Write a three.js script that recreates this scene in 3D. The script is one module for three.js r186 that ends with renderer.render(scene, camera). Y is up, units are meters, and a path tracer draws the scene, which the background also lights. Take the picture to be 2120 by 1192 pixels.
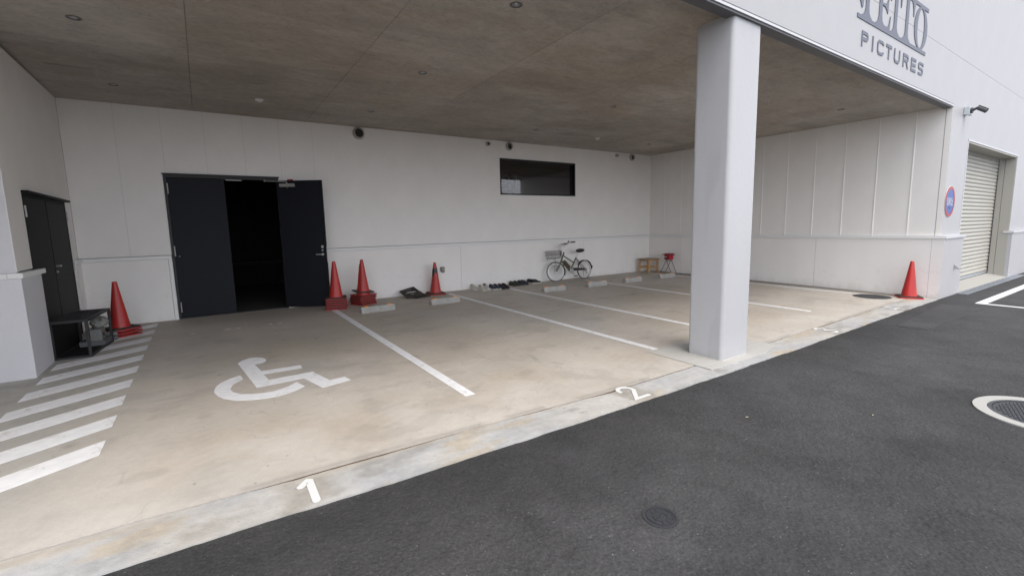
import * as THREE from 'three';
import { mergeGeometries } from 'three/addons/utils/BufferGeometryUtils.js';
import { RoundedBoxGeometry } from 'three/addons/geometries/RoundedBoxGeometry.js';

// ------------------------------------------------------------------ camera, sky, sun, exposure
const scene = new THREE.Scene();
const camera = new THREE.PerspectiveCamera(63.67, 1024 / 575, 0.05, 1500);
camera.position.set(-0.823, 1.425, 9.601);
camera.rotation.set(-0.1307, -0.584, -0.0226, 'YXZ');

const SKY_GAIN = 1.0;
{
  const w = 512, h = 256, d = new Float32Array(w * h * 4);
  for (let j = 0; j < h; j++) for (let i = 0; i < w; i++) {
    const el = ((j + 0.5) / h - 0.5) * Math.PI, az = (i / w) * Math.PI * 2;       // row 0 is the nadir
    const s = Math.max(0, Math.sin(el));
    const cloud = 1 + 0.07 * Math.sin(az * 3 + 1.3 + 2 * s) * Math.cos(el * 5 + az) + 0.05 * Math.sin(az * 7 + el * 9);
    let L = SKY_GAIN * (1.2 - 0.5 * s) * (1 + 0.27 * Math.cos(az - 5.5)) * cloud, r = 0.935, g = 0.97, b = 1.06;
    if (el < 0) { L = 0.16; r = g = b = 1; }
    const k = (j * w + i) * 4; d[k] = L * r; d[k + 1] = L * g; d[k + 2] = L * b; d[k + 3] = 1;
  }
  const t = new THREE.DataTexture(d, w, h, THREE.RGBAFormat, THREE.FloatType);
  t.mapping = THREE.EquirectangularReflectionMapping; t.magFilter = t.minFilter = THREE.LinearFilter; t.needsUpdate = true;
  scene.background = t; scene.environment = t; scene.environmentIntensity = 1;
}
const sun = new THREE.DirectionalLight(0xfff4e6, 1.2);
sun.position.set(2, 48, 33); sun.target.position.set(3, 0, 5);
sun.castShadow = true; sun.shadow.radius = 75; sun.shadow.mapSize.set(2048, 2048);
Object.assign(sun.shadow.camera, { left: -22, right: 22, top: 22, bottom: -22, near: 1, far: 120 });
scene.add(sun, sun.target);

const EXPOSURE = 1.9;

// ------------------------------------------------------------------ helpers
function mulberry(a) { return () => { a |= 0; a = (a + 0x6D2B79F5) | 0; let t = Math.imul(a ^ (a >>> 15), 1 | a); t = (t + Math.imul(t ^ (t >>> 7), 61 | t)) ^ t; return ((t ^ (t >>> 14)) >>> 0) / 4294967296; }; }
const rnd = mulberry(77);
const V = (x, y, z) => new THREE.Vector3(x, y, z);
const SL = 0.0128, fy = (z) => -SL * z;                                            // the bays fall gently towards the road
// the long facade runs very slightly out of level towards its far end
const lift = (x, y, z) => -0.0128 * (x - 7) * Math.min(1, Math.max(0, z / 6.8)) * Math.max(0, (y - 1) / 2.45);
function settle(g) { const p = g.attributes.position; for (let i = 0; i < p.count; i++) p.setY(i, p.getY(i) + lift(p.getX(i), p.getY(i), p.getZ(i))); return g; }
const used = new Map();
function numbered(n) { const k = used.get(n) || 0; used.set(n, k + 1); return k ? n + '_' + String(k).padStart(3, '0') : n; }
function tag(o, label, category, group, kind) { o.userData = { label, category }; if (group) o.userData.group = group; if (kind) o.userData.kind = kind; return o; }
function thing(name, label, category, pos = [0, 0, 0], turn = 0, group, kind) {
  const o = new THREE.Group(); o.name = numbered(name); o.position.set(...pos); o.rotation.y = turn; scene.add(o);
  return tag(o, label, category, group, kind);
}
function floorThing(name, label, category, x, z, turn = 0, group) {                 // stands on the sloping slab
  const o = thing(name, label, category, [x, fy(z), z], 0, group); o.rotation.set(SL, turn, 0, 'XYZ'); return o;
}
const flatten = (g) => { const a = []; (function f(x) { Array.isArray(x) ? x.forEach(f) : a.push(x); })(g); return a; };
function merge(gs) {
  gs = flatten(gs).map((g) => { const n = g.index ? g.toNonIndexed() : g; if (!n.attributes.normal) n.computeVertexNormals(); for (const k of Object.keys(n.attributes)) if (!['position', 'normal', 'uv'].includes(k)) n.deleteAttribute(k); if (!n.attributes.uv) n.setAttribute('uv', new THREE.BufferAttribute(new Float32Array(n.attributes.position.count * 2), 2)); return n; });
  return gs.length === 1 ? gs[0] : mergeGeometries(gs);
}
function part(parent, name, geos, mat, label) {
  const m = new THREE.Mesh(merge([geos]), mat); m.name = name; m.castShadow = m.receiveShadow = true; parent.add(m);
  if (label) m.userData.label = label; return m;
}
function solo(name, geos, mat, label, category, group, kind) { const m = part(scene, numbered(name), geos, mat); return tag(m, label, category, group, kind); }
function metreUV(g, k = 1) {                                                       // uv in metres by the main direction of each face
  if (Array.isArray(g)) return g.map((q) => metreUV(q, k));
  g = g.index ? g.toNonIndexed() : g; if (!g.attributes.normal) g.computeVertexNormals();
  const p = g.attributes.position, n = g.attributes.normal, uv = new Float32Array(p.count * 2);
  for (let i = 0; i < p.count; i++) {
    const ax = Math.abs(n.getX(i)), ay = Math.abs(n.getY(i)), az = Math.abs(n.getZ(i));
    const [u, v] = ay >= ax && ay >= az ? [p.getX(i), p.getZ(i)] : ax >= az ? [p.getZ(i), p.getY(i)] : [p.getX(i), p.getY(i)];
    uv[2 * i] = u * k; uv[2 * i + 1] = v * k;
  }
  g.setAttribute('uv', new THREE.BufferAttribute(uv, 2)); return g;
}
const box = (x0, x1, y0, y1, z0, z1) => new THREE.BoxGeometry(x1 - x0, y1 - y0, z1 - z0).translate((x0 + x1) / 2, (y0 + y1) / 2, (z0 + z1) / 2);
const rbox = (w, h, d, r, x = 0, y = 0, z = 0, s = 2) => new RoundedBoxGeometry(w, h, d, s, r).translate(x, y, z);
const cyl = (r0, r1, h, x = 0, y = 0, z = 0, n = 24, open = false) => new THREE.CylinderGeometry(r0, r1, h, n, 1, open).translate(x, y, z);
function rod(a, b, r, n = 8, r2 = r) {
  const d = b.clone().sub(a), L = d.length();
  return new THREE.CylinderGeometry(r2, r, L, n).applyQuaternion(new THREE.Quaternion().setFromUnitVectors(V(0, 1, 0), d.normalize())).translate((a.x + b.x) / 2, (a.y + b.y) / 2, (a.z + b.z) / 2);
}
const tube = (pts, r, n = 8, seg = 0, closed = false) => new THREE.TubeGeometry(new THREE.CatmullRomCurve3(pts, closed, 'centripetal'), seg || pts.length * 6, r, n, closed);
const shapeOf = (pts) => new THREE.Shape(pts.map((p) => new THREE.Vector2(p[0], p[1])));
const rectPath = (x0, x1, y0, y1) => new THREE.Path([[x0, y0], [x1, y0], [x1, y1], [x0, y1]].map((p) => new THREE.Vector2(...p)));
const circPath = (x, y, r, n = 24) => { const p = new THREE.Path(); p.absarc(x, y, r, 0, Math.PI * 2, true); return p; };
const ext = (s, d, opt = {}) => new THREE.ExtrudeGeometry(s, { depth: d, bevelEnabled: false, curveSegments: 16, ...opt });
const flat = (s, d = 0.002, y = 0.002, opt) => ext(s, d, opt).rotateX(-Math.PI / 2).translate(0, y, 0);   // shape lies on the ground, its up pointing away from the road
// a stroke of constant width along a polyline, as a shape
function ribbon(pts, w, caps = false) {
  const P = pts.map((p) => new THREE.Vector2(...p)), Lf = [], Rt = [], n = P.length, h = w / 2;
  const dir = (i, j) => P[j].clone().sub(P[i]).normalize();
  for (let i = 0; i < n; i++) {
    const d0 = i ? dir(i - 1, i) : dir(0, 1), d1 = i < n - 1 ? dir(i, i + 1) : d0, t = d0.clone().add(d1).normalize(), k = h / Math.max(0.4, t.dot(d0));
    Lf.push([P[i].x - t.y * k, P[i].y + t.x * k]); Rt.push([P[i].x + t.y * k, P[i].y - t.x * k]);
  }
  const cap = (c, d) => { const a0 = Math.atan2(d.x, -d.y), o = []; for (let q = 1; q < 8; q++) { const a = a0 - (q / 8) * Math.PI; o.push([c.x + h * Math.cos(a), c.y + h * Math.sin(a)]); } return o; };
  return shapeOf([...Lf, ...(caps ? cap(P[n - 1], dir(n - 2, n - 1)) : []), ...Rt.reverse(), ...(caps ? cap(P[0], dir(1, 0)) : [])]);
}
const arcPts = (cx, cy, r, a0, a1, n = 8, ry = r) => Array.from({ length: n + 1 }, (_, i) => { const a = (a0 + (a1 - a0) * i / n) * Math.PI / 180; return [cx + r * Math.cos(a), cy + ry * Math.sin(a)]; });

// ------------------------------------------------------------------ computed textures
const hash = (x, y, s) => { let h = Math.imul(x, 374761393) ^ Math.imul(y, 668265263) ^ Math.imul(s, 2147483647 ^ 0x5bd1e995); h = Math.imul(h ^ (h >>> 13), 1274126177); return ((h ^ (h >>> 16)) >>> 0) / 4294967296; };
function noise(x, y, s, px = 0, py = 0) {
  const xi = Math.floor(x), yi = Math.floor(y); let u = x - xi, v = y - yi; u = u * u * (3 - 2 * u); v = v * v * (3 - 2 * v);
  const m = (a, p) => (p ? ((a % p) + p) % p : a), x0 = m(xi, px), x1 = m(xi + 1, px), y0 = m(yi, py), y1 = m(yi + 1, py);
  const a = hash(x0, y0, s), b = hash(x1, y0, s), c = hash(x0, y1, s), d = hash(x1, y1, s);
  return a + (b - a) * u + (c - a) * v + (a - b - c + d) * u * v;
}
function fbm(x, y, s, oct = 4) { let t = 0, a = 0.5; for (let i = 0; i < oct; i++) { t += a * noise(x, y, s + i); x *= 2.03; y *= 2.03; a *= 0.5; } return t / (1 - Math.pow(0.5, oct)); }
const toS = (c) => { c = Math.min(1, Math.max(0, c)); return 255 * (c <= 0.0031308 ? 12.92 * c : 1.055 * Math.pow(c, 1 / 2.4) - 0.055); };
function colorTex(w, h, fn, wrap = THREE.RepeatWrapping) {                          // fn(u, v) -> linear rgb; v up
  const d = new Uint8Array(w * h * 4);
  for (let j = 0; j < h; j++) for (let i = 0; i < w; i++) { const c = fn((i + 0.5) / w, (j + 0.5) / h), k = (j * w + i) * 4; d[k] = toS(c[0]); d[k + 1] = toS(c[1]); d[k + 2] = toS(c[2]); d[k + 3] = 255; }
  const t = new THREE.DataTexture(d, w, h); t.colorSpace = THREE.SRGBColorSpace; return fin(t, wrap);
}
function grayTex(w, h, fn, wrap = THREE.RepeatWrapping) {
  const d = new Uint8Array(w * h * 4);
  for (let j = 0; j < h; j++) for (let i = 0; i < w; i++) { const c = 255 * Math.min(1, Math.max(0, fn((i + 0.5) / w, (j + 0.5) / h))), k = (j * w + i) * 4; d[k] = d[k + 1] = d[k + 2] = c; d[k + 3] = 255; }
  return fin(new THREE.DataTexture(d, w, h), wrap);
}
function fin(t, wrap) { t.wrapS = t.wrapT = wrap; t.magFilter = THREE.LinearFilter; t.minFilter = THREE.LinearMipmapLinearFilter; t.generateMipmaps = true; t.anisotropy = 8; t.needsUpdate = true; return t; }
const smooth = (a, b, x) => { const t = Math.min(1, Math.max(0, (x - a) / (b - a))); return t * t * (3 - 2 * t); };
const lerp3 = (a, b, t) => [a[0] + (b[0] - a[0]) * t, a[1] + (b[1] - a[1]) * t, a[2] + (b[2] - a[2]) * t];

const poly = (pts) => (x) => { if (x <= pts[0][0]) return pts[0][1]; for (let i = 1; i < pts.length; i++) if (x <= pts[i][0]) { const t = (x - pts[i - 1][0]) / (pts[i][0] - pts[i - 1][0]); return pts[i - 1][1] + (pts[i][1] - pts[i - 1][1]) * t; } return pts[pts.length - 1][1]; };
const zJoint = poly([[-6, 6.57], [-1.2, 6.565], [-0.6, 6.587], [0.6, 6.615], [1.3, 6.638], [2.1, 6.672], [3.6, 6.66], [5.93, 6.609], [7.6, 6.572], [9.36, 6.529], [10.6, 6.5]]);
// floor of the bays: one map over x -6..11, z 0..7 (metres)
const FX0 = -6, FW = 17, FD = 7;
const scuffs = Array.from({ length: 70 }, () => [FX0 + rnd() * FW, rnd() * 7, 0.03 + rnd() * 0.16, 0.01 + rnd() * 0.04, rnd() * 3.14, 0.1 + rnd() * 0.35]);
const specks = Array.from({ length: 160 }, () => [FX0 + rnd() * FW, rnd() * 7, 0.006 + rnd() * 0.012]);
const cell = new Map();
function bucket(list, r) { for (const s of list) for (let a = Math.floor(s[0] - r); a <= Math.floor(s[0] + r); a++) for (let b = Math.floor(s[1] - r); b <= Math.floor(s[1] + r); b++) { const k = a * 1000 + b; if (!cell.has(k)) cell.set(k, []); cell.get(k).push(s); } }
bucket(scuffs, 0.25); bucket(specks, 0.05);
const floorColor = (x, z) => {
  const big = fbm(x * 0.55, z * 0.6, 11, 4), mid = fbm(x * 2.1 + 9, z * 2.9, 21, 5), streak = fbm(x * 2.2, z * 7, 31, 3), fine = fbm(x * 21, z * 23, 41, 3), grain = noise(x * 110, z * 110, 44);
  let c = lerp3([0.445, 0.392, 0.328], [0.515, 0.47, 0.415], smooth(0.3, 0.7, big));
  c = lerp3(c, [0.44, 0.415, 0.375], 0.75 * smooth(0.5, 0.78, fbm(x * 0.8 + 40, z * 0.9, 51, 4)));
  c = lerp3(c, [0.40, 0.39, 0.36], 0.8 * smooth(-1.2, -2.2, x));                     // greyer under the hatching
  c = lerp3(c, [0.52, 0.485, 0.44], smooth(5.6, 6.7, z + (mid - 0.5) * 1.6) * 0.75);   // washed and pale along the road
  c = lerp3(c, [0.40, 0.365, 0.32], 0.5 * smooth(1.6, 0, z));                         // dustier at the back, where cars never reach
  let m = 0.83 + 0.14 * mid + 0.05 * streak + 0.12 * fine + 0.07 * (grain - 0.5);
  m *= 1 - 0.10 * smooth(0.58, 0.72, fbm(x * 3.3 + 7, z * 4.5, 61, 4));
  const vein = Math.abs(fbm(x * 1.9 + 70, z * 2.3, 66, 4) - 0.5); m *= 1 - 0.13 * smooth(0.012, 0.0, vein) * smooth(0.45, 0.6, mid);
  m *= 1 - 0.22 * smooth(0.80, 0.9, fine) * smooth(0.5, 0.7, big);                      // pits
  for (const tx of [0.35, -0.95, 1.75, 3.05, 5.7, 6.9, 8.2, 9.5]) { const q = Math.exp(-Math.pow((x - tx - 0.25 * (noise(z * 0.7, tx, 5) - 0.5)) / 0.11, 2)); if (q > 0.02) m *= 1 - 0.075 * q * smooth(1.5, 3, z) * (0.3 + mid) * (0.6 + 0.4 * Math.sin(z * 60 + x * 25)); }
  for (const s of cell.get(Math.floor(x) * 1000 + Math.floor(z)) || []) {
    if (s.length === 3) { const q = Math.hypot(x - s[0], z - s[1]) / s[2]; if (q < 1) m *= 0.45 + 0.5 * q; continue; }
    const dx = x - s[0], dz = z - s[1], a = (dx * Math.cos(s[4]) + dz * Math.sin(s[4])) / s[2], b = (dz * Math.cos(s[4]) - dx * Math.sin(s[4])) / s[3], q = Math.exp(-(a * a + b * b) * 1.6);
    m *= 1 - s[5] * q * (0.2 + 1.6 * fine * fine);
  }
  const zr = zJoint(x) - z; m *= 1 - 0.22 * Math.exp(-Math.pow((zr - 0.025) / 0.03, 2)) * smooth(0.45, 0.65, noise(x * 3.1, 2, 8));
  return [c[0] * m, c[1] * m, c[2] * m];
};
const floorMaps = [[-3.8, 2.2], [2.2, 10.7]].map(([a, b]) => colorTex(2048, 1536, (u, v) => floorColor(a + u * (b - a), v * FD), THREE.ClampToEdgeWrapping));
const floorBump = grayTex(1024, 1024, (u, v) => 0.5 + 0.3 * (noise(u * 200, v * 200, 71, 200, 200) - 0.5) + 0.7 * (noise(u * 36, v * 36, 72, 36, 36) - 0.5));
// kerb strip: x -6..11, z 6.4..7.1
const digitSpots = [-0.42, 2.28, 6.24, 8.82];
const kerbMap = colorTex(2048, 128, (u, v) => {
  const x = FX0 + u * FW, z = 6.4 + v * 0.7;
  const big = fbm(x * 1.1, z * 2, 81, 4), mid = fbm(x * 4, z * 9, 91, 4), fine = fbm(x * 26, z * 26, 95, 3);
  let c = lerp3([0.46, 0.46, 0.455], [0.52, 0.50, 0.465], smooth(0.4, 0.65, big));
  c = lerp3(c, [0.50, 0.44, 0.355], 0.9 * smooth(0.56, 0.72, fbm(x * 1.7 + 3, z * 4, 101, 4)));
  c = lerp3(c, [0.33, 0.32, 0.30], 0.7 * smooth(0.6, 0.78, fbm(x * 2.6 + 13, z * 5, 111, 4)));
  c = lerp3(c, [0.49, 0.42, 0.33], 0.6 * Math.exp(-Math.pow((z - 6.62) / 0.05, 2)) * smooth(0.35, 0.6, noise(x * 1.4, 1, 3)));
  for (const dx of digitSpots) { const wob = 0.22 * (fbm(x * 5 + 30, z * 5, 119, 4) - 0.5), q = smooth(0.19, 0.10, Math.abs(x - dx) + wob) * smooth(0.24, 0.13, Math.abs(z - 6.78) + wob); c = lerp3(c, [0.35, 0.32, 0.275], 0.7 * q); }
  c = lerp3(c, [0.30, 0.27, 0.23], 0.7 * smooth(0.35, 0.75, fbm(x * 7, z * 8, 118, 3)) * Math.exp(-Math.pow((x + 1.05) / 0.22, 2) - Math.pow((z - 6.82) / 0.12, 2)));
  const m = 0.61 + 0.26 * mid + 0.2 * fine + 0.05 * (noise(x * 90, z * 90, 97) - 0.5) - 0.25 * smooth(0.72, 0.8, fine) * smooth(0.5, 0.65, big);
  return [c[0] * m, c[1] * m, c[2] * m];
}, THREE.ClampToEdgeWrapping);
// asphalt tile, 4.1 m
const asphaltMap = colorTex(2048, 2048, (u, v) => {
  const f = noise(u * 620, v * 620, 121, 620, 620), g = noise(u * 300, v * 300, 122, 300, 300), k = noise(u * 60, v * 60, 123, 60, 60), b = noise(u * 9, v * 9, 124, 9, 9), h = hash(Math.floor(u * 800), Math.floor(v * 800), 9);
  let m = 0.0395 + 0.022 * (f - 0.5) + 0.009 * (g - 0.5) + 0.008 * (k - 0.5) + 0.014 * (b - 0.5) + 0.010 * (noise(u * 26, v * 26, 129, 26, 26) - 0.5);
  if (h > 0.9986) m += 0.14 * (h - 0.9986) / 0.0014 + 0.03; if (noise(u * 190, v * 190, 127, 190, 190) > 0.94) m *= 0.72; if (f > 0.9) m += 0.02;
  m = Math.max(0.012, m); return [m * 1.0, m * 0.985, m * 1.0];
});
const asphaltBump = grayTex(1024, 1024, (u, v) => 0.55 * noise(u * 330, v * 330, 131, 330, 330) + 0.45 * noise(u * 150, v * 150, 132, 150, 150));
// ceiling: raw board-marked concrete, one map over x -6..11, z 0..7
const ceilMap = colorTex(2048, 1024, (u, v) => {
  const x = FX0 + u * FW, z = v * FD;
  const big = fbm(x * 0.5 + 20, z * 0.7, 141, 4), mid = fbm(x * 1.9, z * 2.9, 151, 6), fine = fbm(x * 17, z * 26, 161, 3);
  let c = lerp3([0.365, 0.325, 0.278], [0.435, 0.402, 0.36], smooth(0.3, 0.7, big));
  c = lerp3(c, [0.37, 0.305, 0.235], 0.45 * smooth(0.52, 0.75, fbm(x * 0.9 + 3, z * 1.2, 171, 4)));
  const spot = fbm(x * 6, z * 9, 163, 3);
  let m = 0.74 + 0.2 * mid + 0.22 * (fine - 0.3) + 0.14 * spot - 0.12 * smooth(0.7, 0.85, noise(x * 40, z * 55, 165));
  const gx = Math.abs(((x + 0.77 + 17.45) % 0.8725) - 0.43625); m *= 1 - 0.05 * smooth(0.425, 0.436, gx) * noise(x, z * 0.7, 12);
  m *= 1 - 0.12 * smooth(0.58, 0.72, fbm(x * 1.1 + 5, z * 2.8, 181, 5)) + 0.10 * smooth(0.62, 0.74, fbm(x * 1.6 + 55, z * 4, 191, 5));
  const px = Math.floor((x + 0.77) / 1.745), pz = Math.floor((z - 0.87) / 1.75); m *= 0.94 + 0.12 * hash(px + 20, pz + 20, 4);
  return [c[0] * m, c[1] * m, c[2] * m];
}, THREE.ClampToEdgeWrapping);
const paintMap = colorTex(512, 512, (u, v) => { const m = 0.965 + 0.035 * (noise(u * 5, v * 4, 201, 5, 4) - 0.5) + 0.014 * (noise(u * 30, v * 14, 202, 30, 14) - 0.5) + 0.02 * (noise(u * 160, v * 160, 203, 160, 160) - 0.5); return [0.845 * m, 0.822 * m, 0.79 * m]; });
const lowMap = colorTex(2048, 512, (u, v) => { const x = u * 4, y = v > 0.9 ? v * 2 - 2 : v * 2; let m = 0.968 + 0.035 * (noise(u * 20, v * 4, 281, 20, 4) - 0.5) + 0.02 * (noise(u * 640, v * 160, 282, 640, 160) - 0.5); let c = [0.845 * m, 0.822 * m, 0.79 * m]; c = lerp3(c, [0.5, 0.45, 0.39], 0.26 * smooth(0.13, -0.08, y + 0.13 * (noise(u * 60, v * 10, 283, 60, 10) - 0.5) + 0.05 * noise(u * 300, v * 60, 284, 300, 60))); const sc = noise(u * 26, v * 70, 285, 26, 70) * 0.6 + noise(u * 160, v * 60, 286, 160, 60) * 0.4; c = lerp3(c, [0.42, 0.4, 0.38], 0.16 * smooth(0.74, 0.84, sc) * smooth(0.75, 0.2, y)); return c; });
const paintBump = grayTex(512, 512, (u, v) => 0.6 * noise(u * 120, v * 120, 211, 120, 120) + 0.4 * noise(u * 30, v * 30, 212, 30, 30));
const roadPaintMap = colorTex(512, 512, (u, v) => { const a = fbm(u * 9, v * 9, 221, 4), f = noise(u * 90, v * 90, 223, 90, 90); const w = smooth(0.68, 0.78, a * 0.7 + f * 0.35); const m = 0.95 + 0.1 * (noise(u * 20, v * 20, 222, 20, 20) - 0.5); return lerp3([0.84 * m, 0.84 * m, 0.85 * m], [0.5, 0.47, 0.43], 0.5 * w); });
const woodMap = colorTex(256, 256, (u, v) => { const g = fbm(u * 2 + 0.4 * noise(u * 3, v * 2, 4), v * 26, 231, 4); return lerp3([0.43, 0.25, 0.11], [0.56, 0.36, 0.18], smooth(0.3, 0.7, g)); });
const castMap = colorTex(256, 256, (u, v) => { const m = 0.8 + 0.5 * fbm(u * 12, v * 12, 241, 4); return [0.055 * m, 0.058 * m, 0.064 * m]; });
const blockMap = colorTex(256, 256, (u, v) => { const m = 0.60 + 0.3 * fbm(u * 7, v * 22, 251, 4) + 0.12 * noise(u * 80, v * 80, 3, 80, 80); return [0.45 * m, 0.44 * m, 0.415 * m]; });

const coneMap = (base) => colorTex(512, 512, (u, v) => { const m = 0.9 + 0.2 * (noise(u * 14, v * 8, 261, 14, 8) - 0.5), sc = smooth(0.66, 0.76, noise(u * 40, v * 10, 262, 40, 10) * 0.6 + noise(u * 90, v * 60, 263, 90, 60) * 0.4), pale = smooth(0.6, 0.85, noise(u * 5, v * 3, 264, 5, 3)); let c = base.map((x) => x * m); c = lerp3(c, [base[0] * 1.05, base[1] + 0.05, base[2] + 0.045], 0.5 * pale); c = lerp3(c, [0.12, 0.045, 0.04], 0.45 * sc); return c; });
const pillarMap = colorTex(1024, 2048, (u, v) => { const x = u * 4, y = v * 4 - 0.2; let m = 0.965 + 0.05 * (noise(x * 3, y * 1.2, 271, 12, 0) - 0.5) + 0.02 * (noise(x * 30, y * 30, 272, 120, 0) - 0.5); m *= 1 - 0.07 * smooth(0.62, 0.8, noise(x * 16, y * 0.9, 273, 64, 0)) * smooth(0.4, 0.7, noise(x * 3, y * 1.1, 274, 12, 0)); let c = [0.845 * m, 0.835 * m, 0.825 * m]; c = lerp3(c, [0.5, 0.46, 0.41], 0.35 * smooth(0.16, -0.06, y + 0.12 * (noise(x * 9, y * 12, 275, 36, 0) - 0.5))); c = lerp3(c, [0.5, 0.48, 0.46], 0.22 * smooth(0.84, 0.95, noise(x * 5, y * 60, 276, 20, 0) * 0.6 + 0.4 * fbm(x * 30, y * 30, 277, 2)) * smooth(1.0, 0.45, Math.abs(y - 0.7))); return c; });
// ------------------------------------------------------------------ materials
const std = (c, r = 0.6, m = 0, o = {}) => new THREE.MeshStandardMaterial({ color: new THREE.Color().setRGB(...c), roughness: r, metalness: m, ...o });
const rep = (t, x, y = x) => { const c = t.clone(); c.repeat.set(x, y); c.needsUpdate = true; return c; };
const M = {

  kerb: new THREE.MeshStandardMaterial({ map: kerbMap, roughness: 0.8, bumpMap: rep(floorBump, FW / 1.5, 0.7 / 1.5), bumpScale: 0.003 }),
  asphalt: new THREE.MeshStandardMaterial({ map: asphaltMap, roughness: 0.86, bumpMap: asphaltBump, bumpScale: 0.006, vertexColors: true }),
  patch: new THREE.MeshStandardMaterial({ map: asphaltMap, color: new THREE.Color().setRGB(1.02, 1.05, 1.12), roughness: 0.8, bumpMap: asphaltBump, bumpScale: 0.003 }),
  ceil: new THREE.MeshStandardMaterial({ map: ceilMap, roughness: 0.75 }),
  bead: std([0.86, 0.86, 0.84], 0.35), chrome: std([0.9, 0.9, 0.9], 0.05, 1),
  wallLow: new THREE.MeshStandardMaterial({ map: rep(lowMap, 0.25, 0.5), roughness: 0.55, bumpMap: paintBump, bumpScale: 0.0008 }),
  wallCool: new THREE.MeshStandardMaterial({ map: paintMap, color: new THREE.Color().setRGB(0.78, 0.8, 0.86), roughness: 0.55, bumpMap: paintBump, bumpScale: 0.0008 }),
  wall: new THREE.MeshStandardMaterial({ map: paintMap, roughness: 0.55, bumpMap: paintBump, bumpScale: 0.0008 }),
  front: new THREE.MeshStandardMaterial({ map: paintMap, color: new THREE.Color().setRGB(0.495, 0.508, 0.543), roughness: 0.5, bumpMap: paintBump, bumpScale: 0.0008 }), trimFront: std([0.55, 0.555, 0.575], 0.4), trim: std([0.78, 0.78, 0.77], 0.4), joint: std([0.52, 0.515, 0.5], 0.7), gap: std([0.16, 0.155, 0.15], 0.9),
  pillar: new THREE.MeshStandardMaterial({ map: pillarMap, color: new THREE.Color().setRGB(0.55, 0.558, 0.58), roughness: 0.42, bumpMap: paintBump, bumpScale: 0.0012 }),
  paint: new THREE.MeshStandardMaterial({ map: roadPaintMap, roughness: 0.7 }),
  digit: std([0.66, 0.66, 0.645], 0.6),
  soffit: std([0.12, 0.12, 0.13], 0.5), alu2: std([0.78, 0.78, 0.8], 0.35, 0.6),
  cone: new THREE.MeshStandardMaterial({ map: coneMap([0.5, 0.032, 0.026]), roughness: 0.42 }), coneLit: new THREE.MeshStandardMaterial({ map: coneMap([0.55, 0.03, 0.026]), roughness: 0.42 }), coneBase: std([0.34, 0.026, 0.026], 0.55), rubber: std([0.038, 0.034, 0.028], 0.8), tape: std([0.02, 0.02, 0.02], 0.4),
  block: new THREE.MeshStandardMaterial({ map: blockMap, roughness: 0.9, bumpMap: floorBump, bumpScale: 0.004 }),
  amber: std([0.9, 0.34, 0.02], 0.3),
  leafA: new THREE.MeshPhysicalMaterial({ color: new THREE.Color().setRGB(0.012, 0.0122, 0.0128), roughness: 0.6, specularIntensity: 0.4 }), leafB: new THREE.MeshPhysicalMaterial({ color: new THREE.Color().setRGB(0.0085, 0.0085, 0.009), roughness: 0.6, specularIntensity: 0.4 }),
  door: new THREE.MeshPhysicalMaterial({ color: new THREE.Color().setRGB(0.008, 0.0095, 0.0145), roughness: 0.55, specularIntensity: 0.4 }), doorDark: new THREE.MeshPhysicalMaterial({ color: new THREE.Color().setRGB(0.006, 0.006, 0.006), roughness: 0.6, specularIntensity: 0.4 }), frame: std([0.008, 0.008, 0.009], 0.5), steel: std([0.55, 0.55, 0.54], 0.3, 0.9), dullSteel: std([0.42, 0.42, 0.42], 0.45, 0.6),
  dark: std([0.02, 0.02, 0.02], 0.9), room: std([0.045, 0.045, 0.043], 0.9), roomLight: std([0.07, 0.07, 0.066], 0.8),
  glass: new THREE.MeshPhysicalMaterial({ color: 0xffffff, transmission: 1, thickness: 0, roughness: 0.02, ior: 1.5 }),
  shutter: std([0.42, 0.408, 0.365], 0.5), jamb: std([0.36, 0.345, 0.305], 0.55), galv: std([0.5, 0.53, 0.57], 0.4, 0.7),
  letter: std([0.115, 0.125, 0.165], 0.5, 0.2),
  bikeGreen: std([0.075, 0.075, 0.045], 0.35, 0.2), black: std([0.012, 0.012, 0.012], 0.5), silver: std([0.6, 0.6, 0.6], 0.28, 0.9), white: std([0.72, 0.72, 0.70], 0.5), brown: std([0.075, 0.045, 0.028], 0.5),
  wood: new THREE.MeshStandardMaterial({ map: woodMap, roughness: 0.55 }), woodTop: std([0.33, 0.22, 0.13], 0.5),
  red: std([0.42, 0.012, 0.03], 0.7), redDark: std([0.2, 0.006, 0.014], 0.75), rodDark: std([0.06, 0.062, 0.06], 0.4, 0.5),
  bench: std([0.03, 0.03, 0.032], 0.5, 0.2), cast: new THREE.MeshStandardMaterial({ map: castMap, roughness: 0.55, metalness: 0.4 }),
  castPlain: std([0.06, 0.062, 0.07], 0.5, 0.4), concretePale: std([0.55, 0.54, 0.51], 0.85), tray: std([0.10, 0.105, 0.11], 0.6), machine: std([0.17, 0.17, 0.165], 0.5), bag: std([0.27, 0.27, 0.25], 0.6),
  boxGrey: std([0.5, 0.55, 0.56], 0.45, 0.2), camDark: std([0.045, 0.047, 0.055], 0.45),
};

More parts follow.
